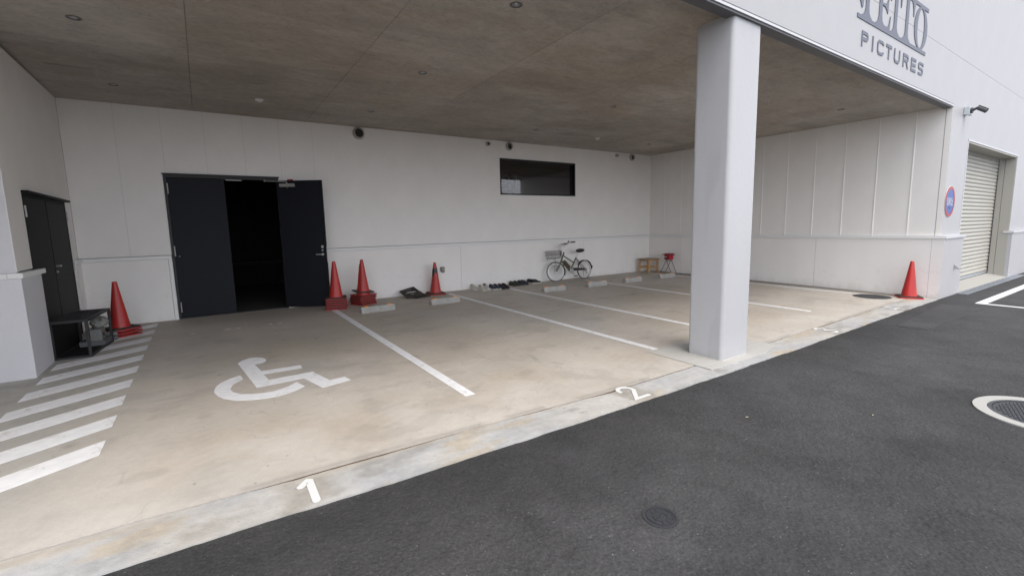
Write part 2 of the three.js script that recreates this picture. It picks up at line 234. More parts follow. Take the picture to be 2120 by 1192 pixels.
// ------------------------------------------------------------------ ground, road, slab
{
  solo('ground', new THREE.BoxGeometry(1400, 0.2, 1400).translate(0, -0.75, 0), std([0.05, 0.05, 0.05], 0.95), 'dark ground stretching away under and around the road', 'ground', null, 'structure');
  const xs = [], zs = [];
  for (let x = -90; x < -4; x += 6) xs.push(x); for (let x = -4; x < 14; x += 0.15) xs.push(x); for (let x = 14; x <= 110; x += 6) xs.push(x);
  for (let z = 6.4; z < 12; z += 0.14) zs.push(z); for (let z = 12; z < 120; z += 5) zs.push(z);
  const pos = [], uv = [], col = [], idx = [];
  zs.forEach((z) => xs.forEach((x) => {
    pos.push(x, fy(Math.min(z, 18)) - 0.012, z); uv.push(x / 4.1, z / 4.1);
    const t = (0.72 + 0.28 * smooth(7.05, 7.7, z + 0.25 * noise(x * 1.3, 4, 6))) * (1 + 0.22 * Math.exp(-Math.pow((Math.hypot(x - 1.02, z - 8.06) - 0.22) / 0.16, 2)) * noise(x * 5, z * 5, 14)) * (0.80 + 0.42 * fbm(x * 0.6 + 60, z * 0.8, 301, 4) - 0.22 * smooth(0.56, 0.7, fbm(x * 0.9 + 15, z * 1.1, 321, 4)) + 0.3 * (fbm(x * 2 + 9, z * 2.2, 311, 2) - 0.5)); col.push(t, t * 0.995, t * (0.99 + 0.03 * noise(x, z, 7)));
  }));
  for (let j = 0; j < zs.length - 1; j++) for (let i = 0; i < xs.length - 1; i++) { const a = j * xs.length + i, b = a + 1, c = a + xs.length, d = c + 1; idx.push(a, c, b, b, c, d); }
  const g = new THREE.BufferGeometry(); g.setAttribute('position', new THREE.Float32BufferAttribute(pos, 3)); g.setAttribute('uv', new THREE.Float32BufferAttribute(uv, 2)); g.setAttribute('color', new THREE.Float32BufferAttribute(col, 3)); g.setIndex(idx); g.computeVertexNormals();
  const m = new THREE.Mesh(g, M.asphalt); m.name = 'asphalt_road'; m.receiveShadow = true; scene.add(m); tag(m, 'dark grey asphalt road in front of the parking bays', 'road', null, 'structure');
}
// a strip of slab between two polylines z0(x), z1(x)
function slab(x0, x1, zA, zB, off, thick, uvOf, nx = 90, nz = 2) {
  const pos = [], uv = [], idx = [], at = (f, x) => (typeof f === 'function' ? f(x) : f);
  const put = (x, y, z) => { pos.push(x, y, z); uv.push(...uvOf(x, z)); return pos.length / 3 - 1; };
  const top = []; for (let i = 0; i <= nx; i++) { top.push([]); const x = x0 + (x1 - x0) * i / nx; for (let j = 0; j <= nz; j++) { const z = at(zA, x) + (at(zB, x) - at(zA, x)) * j / nz; top[i].push(put(x, fy(z) + off, z)); } }
  for (let i = 0; i < nx; i++) for (let j = 0; j < nz; j++) { const a = top[i][j], b = top[i + 1][j], c = top[i][j + 1], d = top[i + 1][j + 1]; idx.push(a, c, b, b, c, d); }
  for (let i = 0; i < nx; i++) for (const [f, s] of [[zA, -1], [zB, 1]]) {
    const xa = x0 + (x1 - x0) * i / nx, xb = x0 + (x1 - x0) * (i + 1) / nx, za = at(f, xa), zb = at(f, xb);
    const a = put(xa, fy(za) + off, za), b = put(xb, fy(zb) + off, zb), c = put(xa, fy(za) + off - thick, za), d = put(xb, fy(zb) + off - thick, zb);
    s > 0 ? idx.push(a, c, b, b, c, d) : idx.push(a, b, c, b, d, c);
  }
  const g = new THREE.BufferGeometry(); g.setAttribute('position', new THREE.Float32BufferAttribute(pos, 3)); g.setAttribute('uv', new THREE.Float32BufferAttribute(uv, 2)); g.setIndex(idx); g.computeVertexNormals();
  return g.toNonIndexed();
}
const zEdgeBase = poly([[-6, 6.93], [-1.36, 6.957], [-0.65, 6.963], [0, 6.984], [1.5, 7.005], [3.45, 6.996], [5.06, 6.976], [8.2, 6.906], [10.44, 6.869], [12, 6.85]]);
const zEdge = (x) => zEdgeBase(x) + 0.012 * (noise(x * 5, 3, 17) - 0.5) + 0.006 * (noise(x * 21, 5, 18) - 0.5);
const floorUV = (x, z) => [(x - FX0) / FW, z / FD], kerbUV = (x, z) => [(x - FX0) / FW, (z - 6.4) / 0.7];
const zJw = (x) => zJoint(x) + 0.010 * (noise(x * 4, 9, 19) - 0.5);
{
  const o = thing('concrete_floor', 'beige stained concrete slab of the covered parking bays', 'floor', [0, 0, 0], 0, null, 'structure');
  [[-3.8, 2.2], [2.2, 10.7]].forEach(([a, b], i) => part(o, 'slab', slab(Math.max(a, -3.75), Math.min(b, 10.6), 0.0, zJw, 0, 0.12, (x, z) => [(x - a) / (b - a), z / FD], 90, 2), new THREE.MeshStandardMaterial({ map: floorMaps[i], roughness: 0.62, bumpMap: rep(floorBump, (b - a) / 2, FD / 2), bumpScale: 0.0012 })));
}
solo('kerb_strip', slab(-3.75, 10.56, (x) => zJw(x) + 0.010 + 0.03 * Math.pow(noise(x * 2.3, 4, 33), 2) + 0.006 * noise(x * 17, 4, 34), zEdge, -0.001, 0.1, kerbUV, 400, 2), M.kerb, 'pale grey concrete edging strip between parking bays and asphalt', 'kerb', null, 'structure');
solo('joint_filler', slab(-3.75, 10.56, (x) => zJw(x) - 0.01, (x) => zJw(x) + 0.05, -0.009, 0.03, floorUV, 90, 1), std([0.10, 0.07, 0.045], 0.95), 'brown dirt filled joint between beige slab and pale kerb strip', 'joint', null, 'structure');
solo('column_pad', slab(3.44, 4.93, (x) => 6.02 + 0.29 * smooth(4.3, 4.93, x), (x) => 6.86 - 0.1 * smooth(4.4, 4.93, x), 0.004, 0.02, kerbUV, 24, 2), new THREE.MeshStandardMaterial({ color: new THREE.Color().setRGB(0.43, 0.42, 0.395), roughness: 0.85, bumpMap: floorBump, bumpScale: 0.004 }), 'pale patched concrete pad around the foot of the square column', 'pad', null, 'structure');
solo('gutter_strip', slab(10.40, 10.6, 0.35, 6.3, 0.012, 0.02, kerbUV, 4, 8), std([0.3, 0.29, 0.27], 0.85), 'grey mortar strip along the foot of the seamed side wall', 'strip', null, 'structure');
solo('asphalt_patch', slab(7.36, 9.95, (x) => 7.215 - 0.06 * (x - 7.36), (x) => 7.55 + 0.018 * (x - 7.36), -0.008, 0.01, (x, z) => [x / 3.3, z / 3.3], 12, 2), M.patch, 'bluish grey square patch of newer asphalt beside the kerb strip', 'road patch', null, 'structure');

// ------------------------------------------------------------------ road markings
function mark(name, geo, label, cat, x, z, group, mat = M.paint, turn = 0) { const o = part(scene, numbered(name), metreUV(geo), mat); o.position.set(x, fy(z), z); o.rotation.set(SL, turn, 0, 'XYZ'); return tag(o, label, cat, group); }
const lineShape = (w, l) => flat(shapeOf([[-w / 2, 0], [w / 2, 0], [w / 2, l], [-w / 2, l]]));
[[1.069, 0.62, 6.014, 'white bay line starting at the cone stack beside the open door'], [3.605, 0.35, 6.014, 'white bay line from the taped cone to the column pad, by the second wheel stop'], [5.075, 0.42, 5.6, 'white bay line running from the row of shoes towards the square column'], [7.49, 0.55, 6.014, 'white bay line passing behind the column from the bicycle'], [10.08, 0.55, 5.76, 'white bay line along the seamed side wall, ending at the round manhole']].forEach(([x, z0, z1, lab]) => mark('parking_line', lineShape(0.10, z1 - z0), lab, 'road marking', x, z1, 'white lines dividing the parking bays'));
for (let k = 0; k < 10; k++) {
  const zr = 5.50 - k * 0.555, hz = 0.275, slope = -0.61;                            // right end at x -1.55; the stripe climbs towards the wall
  const L = k < 3 ? 3.2 : 0.8, lz = (dx) => slope * dx;
  const s = shapeOf([[0, 0], [0.0, hz], [-L, hz - L * 0.61], [-L, -L * 0.61]]);
  const words = ['nearest the road', 'second from the road', 'third from the road', 'fourth from the road', 'fifth from the road', 'sixth from the road', 'seventh from the road', 'eighth from the road, by the metal bench', 'ninth from the road, beside the cone stack', 'tenth from the road, closest to the back wall'];
  mark('hatch_stripe', flat(s), 'white diagonal stripe of the hatched walkway, ' + words[k], 'road marking', -1.55, zr, 'diagonal stripes of the hatched walkway');
}
{ // wheelchair symbol, true outline on the floor (x, z)
  const B = [[-0.619, 3.594], [-0.565, 3.49], [-0.487, 3.429], [-0.42, 3.44], [-0.364, 3.501], [-0.331, 3.60], [-0.345, 3.69], [-0.378, 3.735], [-0.42, 3.752], [-0.463, 3.745], [-0.425, 4.075], [-0.041, 4.092], [-0.043, 4.222], [-0.417, 4.208], [-0.396, 4.44], [0.027, 4.426], [0.112, 4.82], [0.263, 4.799], [0.29, 4.94], [0.007, 5.015], [-0.091, 4.6], [-0.518, 4.628]];
  const Wl = [[-0.623, 4.1], [-0.607, 4.261], [-0.70, 4.38], [-0.732, 4.517], [-0.715, 4.63], [-0.66, 4.73], [-0.585, 4.785], [-0.49, 4.825], [-0.401, 4.833], [-0.32, 4.81], [-0.259, 4.769], [-0.169, 4.68], [-0.127, 4.865], [-0.2, 4.93], [-0.288, 4.976], [-0.38, 5.0], [-0.482, 4.997], [-0.6, 4.96], [-0.70, 4.90], [-0.79, 4.79], [-0.835, 4.679], [-0.862, 4.55], [-0.862, 4.47], [-0.845, 4.36], [-0.806, 4.262], [-0.72, 4.16]];
  const o = floorThing('wheelchair_symbol', 'large white wheelchair symbol painted in the bay nearest the hatching', 'road marking', -0.3, 4.3);
  part(o, 'figure', metreUV(flat(shapeOf(B.map(([x, z]) => [x + 0.3, 4.3 - z])))), M.paint); part(o, 'wheel', metreUV(flat(shapeOf(Wl.map(([x, z]) => [x + 0.3, 4.3 - z])))), M.paint);
}
{
  const w = 0.044, D = (label, shapes, x, z) => mark('bay_number', shapes.map((s) => flat(s, 0.002, 0.002)), label, 'road marking', x, z, null, M.digit);
  D('white painted bay numeral nearest the viewer, a single upright stroke', [ribbon([[-0.052, 0.068], [-0.006, 0.118], [0.004, 0.112], [0.0, -0.128]], w, true)], -0.418, 6.80);
  D('white painted bay numeral on the kerb just left of the column pad', [ribbon([[-0.075, 0.065], ...arcPts(0, 0.065, 0.075, 165, -20, 12), [-0.07, -0.125], [0.085, -0.125]], 0.04, true)], 2.285, 6.82);
  D('white painted bay numeral on the kerb just beyond the column', [ribbon([[-0.07, 0.1], ...arcPts(-0.005, 0.07, 0.062, 140, -75, 10), ...arcPts(-0.005, -0.062, 0.072, 75, -140, 10)], 0.04, true)], 6.235, 6.765);
  D('white painted bay numeral on the kerb before the lone cone', [ribbon([[0.045, -0.14], [0.045, 0.13], [-0.08, -0.06], [0.09, -0.06]], 0.04, true)], 8.82, 6.70);
  solo('road_line', slab(10.50, 40, 7.37, 7.50, -0.008, 0.004, (x, z) => [x, z], 8, 1), M.paint, 'wide white line on the asphalt parallel to the shutter wall', 'road marking', 'white lines of the box on the asphalt');
  solo('road_line', slab(10.50, 10.60, 7.505, 10.6, -0.008, 0.004, (x, z) => [x, z], 1, 8), M.paint, 'thin white line on the asphalt running towards the viewer from the box corner', 'road marking', 'white lines of the box on the asphalt');
}

// ------------------------------------------------------------------ ceiling
const H = 3.458;
const lights = [[-1.662, 3.332], [-1.648, 1.068], [1.813, 1.30], [1.826, 3.545], [1.86, 5.724], [5.28, 1.42], [5.367, 3.578], [8.93, 1.36], [9.182, 5.583]];
{
  const o = thing('ceiling', 'raw brown grey concrete ceiling over the parking bays', 'ceiling', [0, 0, 0], 0, null, 'structure');
  const X = [-5.5, -4.26, -2.515, -0.77, 0.975, 2.72, 4.465, 6.21, 7.955, 9.7, 10.7], Z = [-0.05, 0.87, 2.62, 4.37, 6.12, 6.655];
  for (let i = 0; i < X.length - 1; i++) for (let j = 0; j < Z.length - 1; j++) {
    const a = 0.0019, c = 0.0010, x0 = X[i] + (i ? a : 0), x1 = X[i + 1] - a, z0 = Z[j] + (j ? c : 0), z1 = Z[j + 1] - c, n = 6, s = shapeOf([[x0, z0], ...Array.from({ length: n - 1 }, (_, k) => [x0 + (x1 - x0) * (k + 1) / n, z0]), [x1, z0], [x1, z1], [x0, z1]]);
    for (const [lx, lz] of lights) if (lx > x0 && lx < x1 && lz > z0 && lz < z1) s.holes.push(circPath(lx, lz, 0.052));
    const g = ext(s, 0.12).rotateX(Math.PI / 2); /* shape y -> +z, extruded downwards */ g.translate(0, H + 0.12, 0);
    const p = g.attributes.position, uv = new Float32Array(p.count * 2); for (let q = 0; q < p.count; q++) { uv[2 * q] = (p.getX(q) - FX0) / FW; uv[2 * q + 1] = p.getZ(q) / FD; } g.setAttribute('uv', new THREE.BufferAttribute(uv, 2));
    part(o, 'panel', settle(g), M.ceil);
  }
  part(o, 'slab', settle(box(-5.5, 10.7, H + 0.30, H + 0.5, -0.1, 6.66)), M.gap);
  part(o, 'seam_backing', settle(box(-5.5, 10.7, H + 0.125, H + 0.14, -0.06, 6.655)), M.gap);
  const where = ['nearest the road over the black storage door', 'deep over the corner with the cones', 'near the back wall, by the round louvred vent', 'in the middle row, above the first wheel stops', 'nearest the road, at the top edge of the view', 'near the back wall, above the window', 'in the middle row, left of the square column', 'in the far back corner', 'near the road, in the bay beyond the column'];
  lights.forEach(([x, z], i) => {
    const t = thing('downlight', 'round recessed ceiling light ' + where[i], 'ceiling light', [x, H + lift(x, H, z), z], 0, 'recessed lights in the concrete ceiling');
    part(t, 'trim_ring', new THREE.LatheGeometry([[0.046, 0.004], [0.062, -0.001], [0.064, -0.004], [0.05, -0.006], [0.045, 0.004]].map((p) => new THREE.Vector2(...p)), 28), std([0.14, 0.14, 0.14], 0.3, 0.5));
    part(t, 'reflector', new THREE.LatheGeometry([[0.046, 0.003], [0.036, 0.05], [0.02, 0.075], [0.001, 0.08]].map((p) => new THREE.Vector2(...p)), 24), M.silver);
    part(t, 'bulb', new THREE.SphereGeometry(0.022, 14, 10).translate(0, 0.03, 0), M.chrome);
  });
  for (const [x, z, w] of [[0.105, 1.195, 'in front of the open double door'], [7.143, 1.34, 'in the back row, above and right of the window']]) {
    const t = thing('smoke_detector', 'pale round ceiling detector ' + w, 'detector', [x, H + lift(x, H, z), z], 0, 'round detectors on the ceiling');
    part(t, 'base', cyl(0.06, 0.056, 0.014, 0, -0.008, 0), M.white); part(t, 'head', new THREE.SphereGeometry(0.043, 16, 8).scale(1, 0.5, 1).translate(0, -0.016, 0), M.white);
  }
  const hatch = thing('access_hatch', 'flush rectangular access hatch in the ceiling near the storage door', 'access hatch', [-1.985, H + lift(-2, H, 1.5), 1.48]);
  part(hatch, 'frame', [box(-0.225, 0.225, -0.006, -0.001, -0.225, -0.213), box(-0.225, 0.225, -0.006, -0.001, 0.213, 0.225), box(-0.225, -0.213, -0.006, -0.001, -0.212, 0.212), box(0.213, 0.225, -0.006, -0.001, -0.212, 0.212)], std([0.36, 0.33, 0.29], 0.5, 0.2));
  part(hatch, 'lid', box(-0.2, 0.2, -0.004, -0.0012, -0.2, 0.2), std([0.33, 0.29, 0.25], 0.7));
}

// ------------------------------------------------------------------ walls
const panelXY = (pts, z, thick, holes = []) => { const s = shapeOf(pts); s.holes.push(...holes); return ext(s, thick).translate(0, 0, z - thick); };
const panelYZ = (pts, x, thick, side) => { const g = ext(shapeOf(pts), thick); g.rotateY(-Math.PI / 2); /* shape x -> +z, extrude -> -x */ return g.translate(side > 0 ? x + thick : x, 0, 0); };   // side>0: body lies on the +x side
const rect = (a, b, c, d) => [[a, c], [b, c], [b, d], [a, d]];
const LT = 1.081, LB = 1.03;                                                       // ledge top and bottom
{
  const o = thing('back_wall', 'long white back wall behind the bays with a ledge at waist height', 'wall');
  const W = [5.248, 7.63, 2.2, 3.064], hole = () => rectPath(W[0], W[1], W[2], W[3]);
  const bounds = [-2.44, -1.81, -1.232, -0.647, -0.07, 0.499, 1.071, 1.65];
  for (let i = 0; i < bounds.length - 1; i++) {
    const a = bounds[i] + 0.003, b = bounds[i + 1] - 0.003;
    let P = rect(a, b, LT + 0.008, H - 0.001);
    if (a > -1.3 && b < 0.3) P = rect(a, b, 2.41, H - 0.001);
    else if (b > -1.274 && a < -1.274) P = [[a, LT + 0.008], [-1.274, LT + 0.008], [-1.274, 2.41], [b, 2.41], [b, H - 0.001], [a, H - 0.001]];
    else if (a < 0.43 && b > 0.43) P = [[0.43, LT + 0.008], [b, LT + 0.008], [b, H - 0.001], [a, H - 0.001], [a, 2.41], [0.43, 2.41]];
    part(o, 'panel', metreUV(panelXY(P, 0, 0.05)), M.wall);
    if (i) part(o, 'sealant', box(bounds[i] - 0.0028, bounds[i] + 0.0028, i === 1 ? LT + 0.01 : 2.412, H - 0.002, -0.04, -0.004), std([0.66, 0.65, 0.63], 0.6));
  }
  part(o, 'sealant', box(1.6472, 1.6528, LT + 0.01, H - 0.002, -0.04, -0.0008), M.trim);
  part(o, 'panel', metreUV(panelXY(rect(1.653, 10.66, LT + 0.008, H - 0.001), 0, 0.05, [hole()])), M.wall);
  const bs = shapeOf([[-2.6, -0.2], [-1.271, -0.2], [-1.271, 2.404], [0.425, 2.404], [0.425, -0.2], [10.8, -0.2], [10.8, 3.62], [-2.6, 3.62]]); bs.holes.push(hole());
  part(o, 'backing', ext(bs, 0.15).translate(0, 0, -0.205), M.joint);
  for (const [a, b] of [[-2.44, -1.33], [0.47, 4.1], [4.106, 7.9], [7.906, 10.6]]) part(o, 'lower_panel', metreUV(panelXY([[a, -0.1], [b, -0.1], [b, LB - 0.004], [a, LB - 0.004]], 0.03, 0.08)), M.wallLow);
  part(o, 'edge_trim', [box(-1.326, -1.276, -0.1, LB, -0.05, 0.04), box(0.43, 0.466, -0.1, LB, -0.05, 0.036)], M.trim);
  for (const [a, b] of [[-2.44, -1.28], [0.434, 10.58]]) { const l = part(o, 'ledge', box(a, b, LB, LT, -0.05, 0.052), M.trim); part(l, 'flashing', box(a, b, LT + 0.0005, LT + 0.005, -0.045, 0.048), std([0.22, 0.22, 0.22], 0.5)); }
}
{
  const o = thing('side_wall', 'white side wall with tall seamed panels beside the lone cone', 'wall');
  const xs = 10.641, Z = [0, 0.535, 1.11, 1.685, 2.26, 2.835, 3.415, 3.99, 4.567, 5.143, 5.716, 6.286, 6.70];
  for (let i = 0; i < Z.length - 1; i++) part(o, 'panel', settle(metreUV(panelYZ(rect(Z[i] + (i ? 0.0065 : 0.003), Z[i + 1] - 0.0065, LT + 0.004, H - 0.001), xs, 0.06, 1))), M.wall);
  for (let i = 1; i < Z.length - 1; i++) part(o, 'sealant', settle(box(xs - 0.010, xs + 0.006, LT + 0.006, H - 0.004, Z[i] - 0.0063, Z[i] + 0.0063)), M.bead);
  part(o, 'corner_panel', settle(metreUV(panelYZ(rect(6.708, 6.791, LT + 0.004, H - 0.03), xs + 0.002, 0.06, 1))), M.wall);
  part(o, 'backing', settle(box(xs + 0.007, xs + 0.2, -0.3, H, -0.1, 6.66)), M.trim);
  for (const [a, b] of [[0.031, 1.152], [1.158, 4.688], [4.694, 6.678], [6.684, 6.859]]) part(o, 'lower_panel', metreUV(panelYZ(rect(a, b, -0.12, LB - 0.003), 10.606, 0.06, 1)), M.wallLow);
  part(o, 'ledge', box(10.582, 10.68, LB, LT, 0.055, 6.884), M.trim);
}
{
  const o = thing('corner_wall', 'white wall with the black storage door and a thick ledged pier', 'wall'), x = -2.44;
  const P = [[0.003, LT + 0.006], [0.36, LT + 0.006], [0.36, 1.93], [2.302, 1.93], [2.302, LT + 0.004], [2.76, LT + 0.004], [2.76, H - 0.001], [0.003, H - 0.001]];
  part(o, 'panel', metreUV(panelYZ(P, x, 0.06, -1).translate(-0, 0, 0)), M.wall);
  part(o, 'panel', metreUV(panelYZ(rect(2.77, 2.849, LT, H - 0.001), x + 0.004, 0.06, -1)), M.wall);
  part(o, 'lower_panel', metreUV(panelYZ(rect(0.031, 0.355, -0.1, LB), -2.408, 0.06, -1)), M.wall);
  part(o, 'ledge', [box(-2.5, -2.386, LB + 0.002, LT + 0.002, 0.056, 0.357), box(-2.5, -2.388, LB - 0.012, LT - 0.012, 2.058, 2.9)], M.trim);
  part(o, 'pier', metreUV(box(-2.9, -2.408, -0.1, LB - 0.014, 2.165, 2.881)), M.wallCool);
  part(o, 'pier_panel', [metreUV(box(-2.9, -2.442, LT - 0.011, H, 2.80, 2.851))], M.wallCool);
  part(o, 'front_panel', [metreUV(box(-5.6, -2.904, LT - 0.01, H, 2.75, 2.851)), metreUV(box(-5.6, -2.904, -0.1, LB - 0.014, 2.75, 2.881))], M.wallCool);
  part(o, 'front_ledge', box(-5.6, -2.502, LB - 0.0125, LT - 0.0125, 2.7, 2.902), M.trim);
  part(o, 'backing', box(-2.75, -2.52, -0.2, H + 0.1, -0.2, 2.74), M.gap);
}
solo('end_wall', metreUV(box(-3.32, -3.1, -0.2, H + 0.1, 2.9, 6.62)), M.wall, 'plain white wall closing the covered bays beyond the hatched walkway', 'wall');

// facade with the sign, the pier and the shutter opening
{
  const o = thing('facade', 'bright white building front above the bays and around the roller shutter', 'building front');
  const z = 6.794, densify = (pts, step = 0.8) => { const r = []; pts.forEach((p, i) => { const q = pts[(i + 1) % pts.length], n = Math.max(1, Math.ceil(Math.hypot(q[0] - p[0], q[1] - p[1]) / step)); for (let k = 0; k < n; k++) r.push([p[0] + (q[0] - p[0]) * k / n, p[1] + (q[1] - p[1]) * k / n]); }); return r; };
  const low = [[-7, -0.2], [-3.1, -0.2], [-3.1, 3.482], [10.652, 3.482], [10.652, LT + 0.002], [11.763, LT + 0.002], [11.763, 2.935], [15.835, 2.935], [15.835, 1.062], [26, 1.062], [26, 4.312], [-7, 4.312]];
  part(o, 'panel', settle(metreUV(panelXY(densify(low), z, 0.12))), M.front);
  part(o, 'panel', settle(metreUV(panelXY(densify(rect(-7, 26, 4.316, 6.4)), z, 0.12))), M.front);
  part(o, 'backing', [settle(box(-7, 26, 4.2, 4.42, z - 0.3, z - 0.13)), settle(box(-7, 26, 3.75, 6.4, z - 0.5, z - 0.31)), box(16, 26, -0.3, 6, z - 0.4, z - 0.13), box(10.9, 11.7, -0.2, 3.4, z - 0.5, z - 0.13)], M.gap);
  part(o, 'coping', settle(box(-7, 26, 6.4, 6.5, z - 0.55, z + 0.03)), M.trimFront);
  const n = 22, strip = (y0, y1, z0, z1) => Array.from({ length: n }, (_, i) => settle(box(-5.5 + 16.143 * i / n, -5.5 + 16.143 * (i + 1) / n, y0, y1, z0, z1)));
  part(o, 'soffit_strip', strip(3.424, 3.456, 6.657, 6.783), M.soffit);
  part(o, 'edge_trim', strip(3.446, 3.472, 6.784, 6.7965), M.trimFront);
  part(o, 'edge_trim', strip(3.4725, 3.4775, 6.784, 6.79), M.gap);
  // plinths and ledges beside the shutter
  part(o, 'plinth', [metreUV(box(10.608, 11.80, -0.3, LB - 0.003, 6.862 - 0.2, 6.86))], M.front);
  part(o, 'plinth', metreUV(box(15.806, 26, -0.3, 1.0, 6.66, 6.86)), M.front);
  part(o, 'ledge', [box(10.684, 11.835, LB, LT, 6.7, 6.884), box(10.58, 10.684, LB, LT, 6.8845, 6.886)], M.trimFront);
  part(o, 'ledge', box(15.775, 26, 1.004, 1.055, 6.7, 6.884), M.trimFront);
  // opening lining
  part(o, 'jamb', [settle(metreUV(box(15.80, 15.833, -0.1, 2.93, 6.607, 6.79))), settle(box(15.79, 15.833, -0.1, 2.93, 6.505, 6.60)), settle(metreUV(box(11.766, 11.80, -0.1, 2.93, 6.505, 6.79))), settle(box(11.80, 15.79, 2.90, 2.932, 6.505, 6.79))], M.jamb);
  part(o, 'opening_trim', [settle(box(11.735, 11.764, LT + 0.01, 2.96, 6.78, 6.80)), settle(box(11.735, 15.86, 2.936, 2.962, 6.78, 6.801)), settle(box(15.836, 15.86, 1.06, 2.935, 6.78, 6.80))], M.trimFront);
}
{
  const o = thing('roller_shutter', 'closed cream metal roller shutter with horizontal slats in the white front', 'roller shutter');
  const prof = shapeOf([[0, 0], [0.010, 0.006], [0.022, 0.022], [0.026, 0.045], [0.022, 0.066], [0.010, 0.082], [0.002, 0.085], [0.002, 0.0905], [-0.006, 0.0905], [-0.006, 0]]);
  const slat = ext(prof, 4.0).rotateY(Math.PI / 2); slat.rotateX(0);
  // shape x (bulge) -> -z after the turn, so mirror it to face the road
  { const p = slat.attributes.position; for (let i = 0; i < p.count; i++) p.setZ(i, -p.getZ(i)); const ix = slat.attributes.position.array; for (let i = 0; i < ix.length; i += 9) for (let k = 0; k < 3; k++) { const t = ix[i + 3 + k]; ix[i + 3 + k] = ix[i + 6 + k]; ix[i + 6 + k] = t; } slat.computeVertexNormals(); }
  for (let k = 0; k < 32; k++) { const y = 0.05 + k * 0.0905; const m = new THREE.Mesh(slat, M.shutter); m.name = 'slat'; m.castShadow = m.receiveShadow = true; m.position.set(11.795, y + lift(13.8, y, 6.5), 6.46); m.rotation.z = -0.0128 * Math.max(0, (y - 1) / 2.45); o.add(m); }
  part(o, 'bottom_bar', box(11.8, 15.79, 0.0, 0.049, 6.455, 6.49), M.galv); part(o, 'seal', box(11.8, 15.79, -0.03, 0.0, 6.46, 6.485), M.black);
}
solo('shutter_apron', (() => { const g = ext(shapeOf([[6.40, -0.3], [6.868, -0.3], [6.868, -0.084], [6.50, -0.016], [6.40, -0.014]]), 4.06); g.rotateY(-Math.PI / 2); return metreUV(g.translate(15.84, 0, 0)); })(), std([0.36, 0.35, 0.325], 0.85), 'sloping pale concrete apron at the foot of the roller shutter', 'apron', null, 'structure');
for (let k = 0; k < 5; k++) {
  const o = thing('drain_grate', ['first', 'second', 'third', 'fourth', 'last'][k] + ' galvanised drain grate along the shutter foot, counted from the pier', 'drain grate', [11.62 + k * 1.0, fy(6.95) - 0.006, 6.952], 0, 'drain grates along the shutter foot'); o.rotation.x = SL;
  part(o, 'frame', [box(0.005, 0.99, 0, 0.012, -0.083, -0.076), box(0.005, 0.99, 0, 0.012, 0.076, 0.083), box(0.005, 0.012, 0, 0.012, -0.076, 0.076), box(0.983, 0.99, 0, 0.012, -0.076, 0.076)], M.galv);
  const b = []; for (let i = 1; i < 40; i++) b.push(box(0.012 + i * 0.0244 - 0.004, 0.012 + i * 0.0244 + 0.004, 0.0, 0.011, -0.0755, 0.0755)); part(o, 'bar', b, M.galv); part(o, 'channel', box(0.012, 0.983, -0.003, 0.0005, -0.0755, 0.0755), M.dark);
}

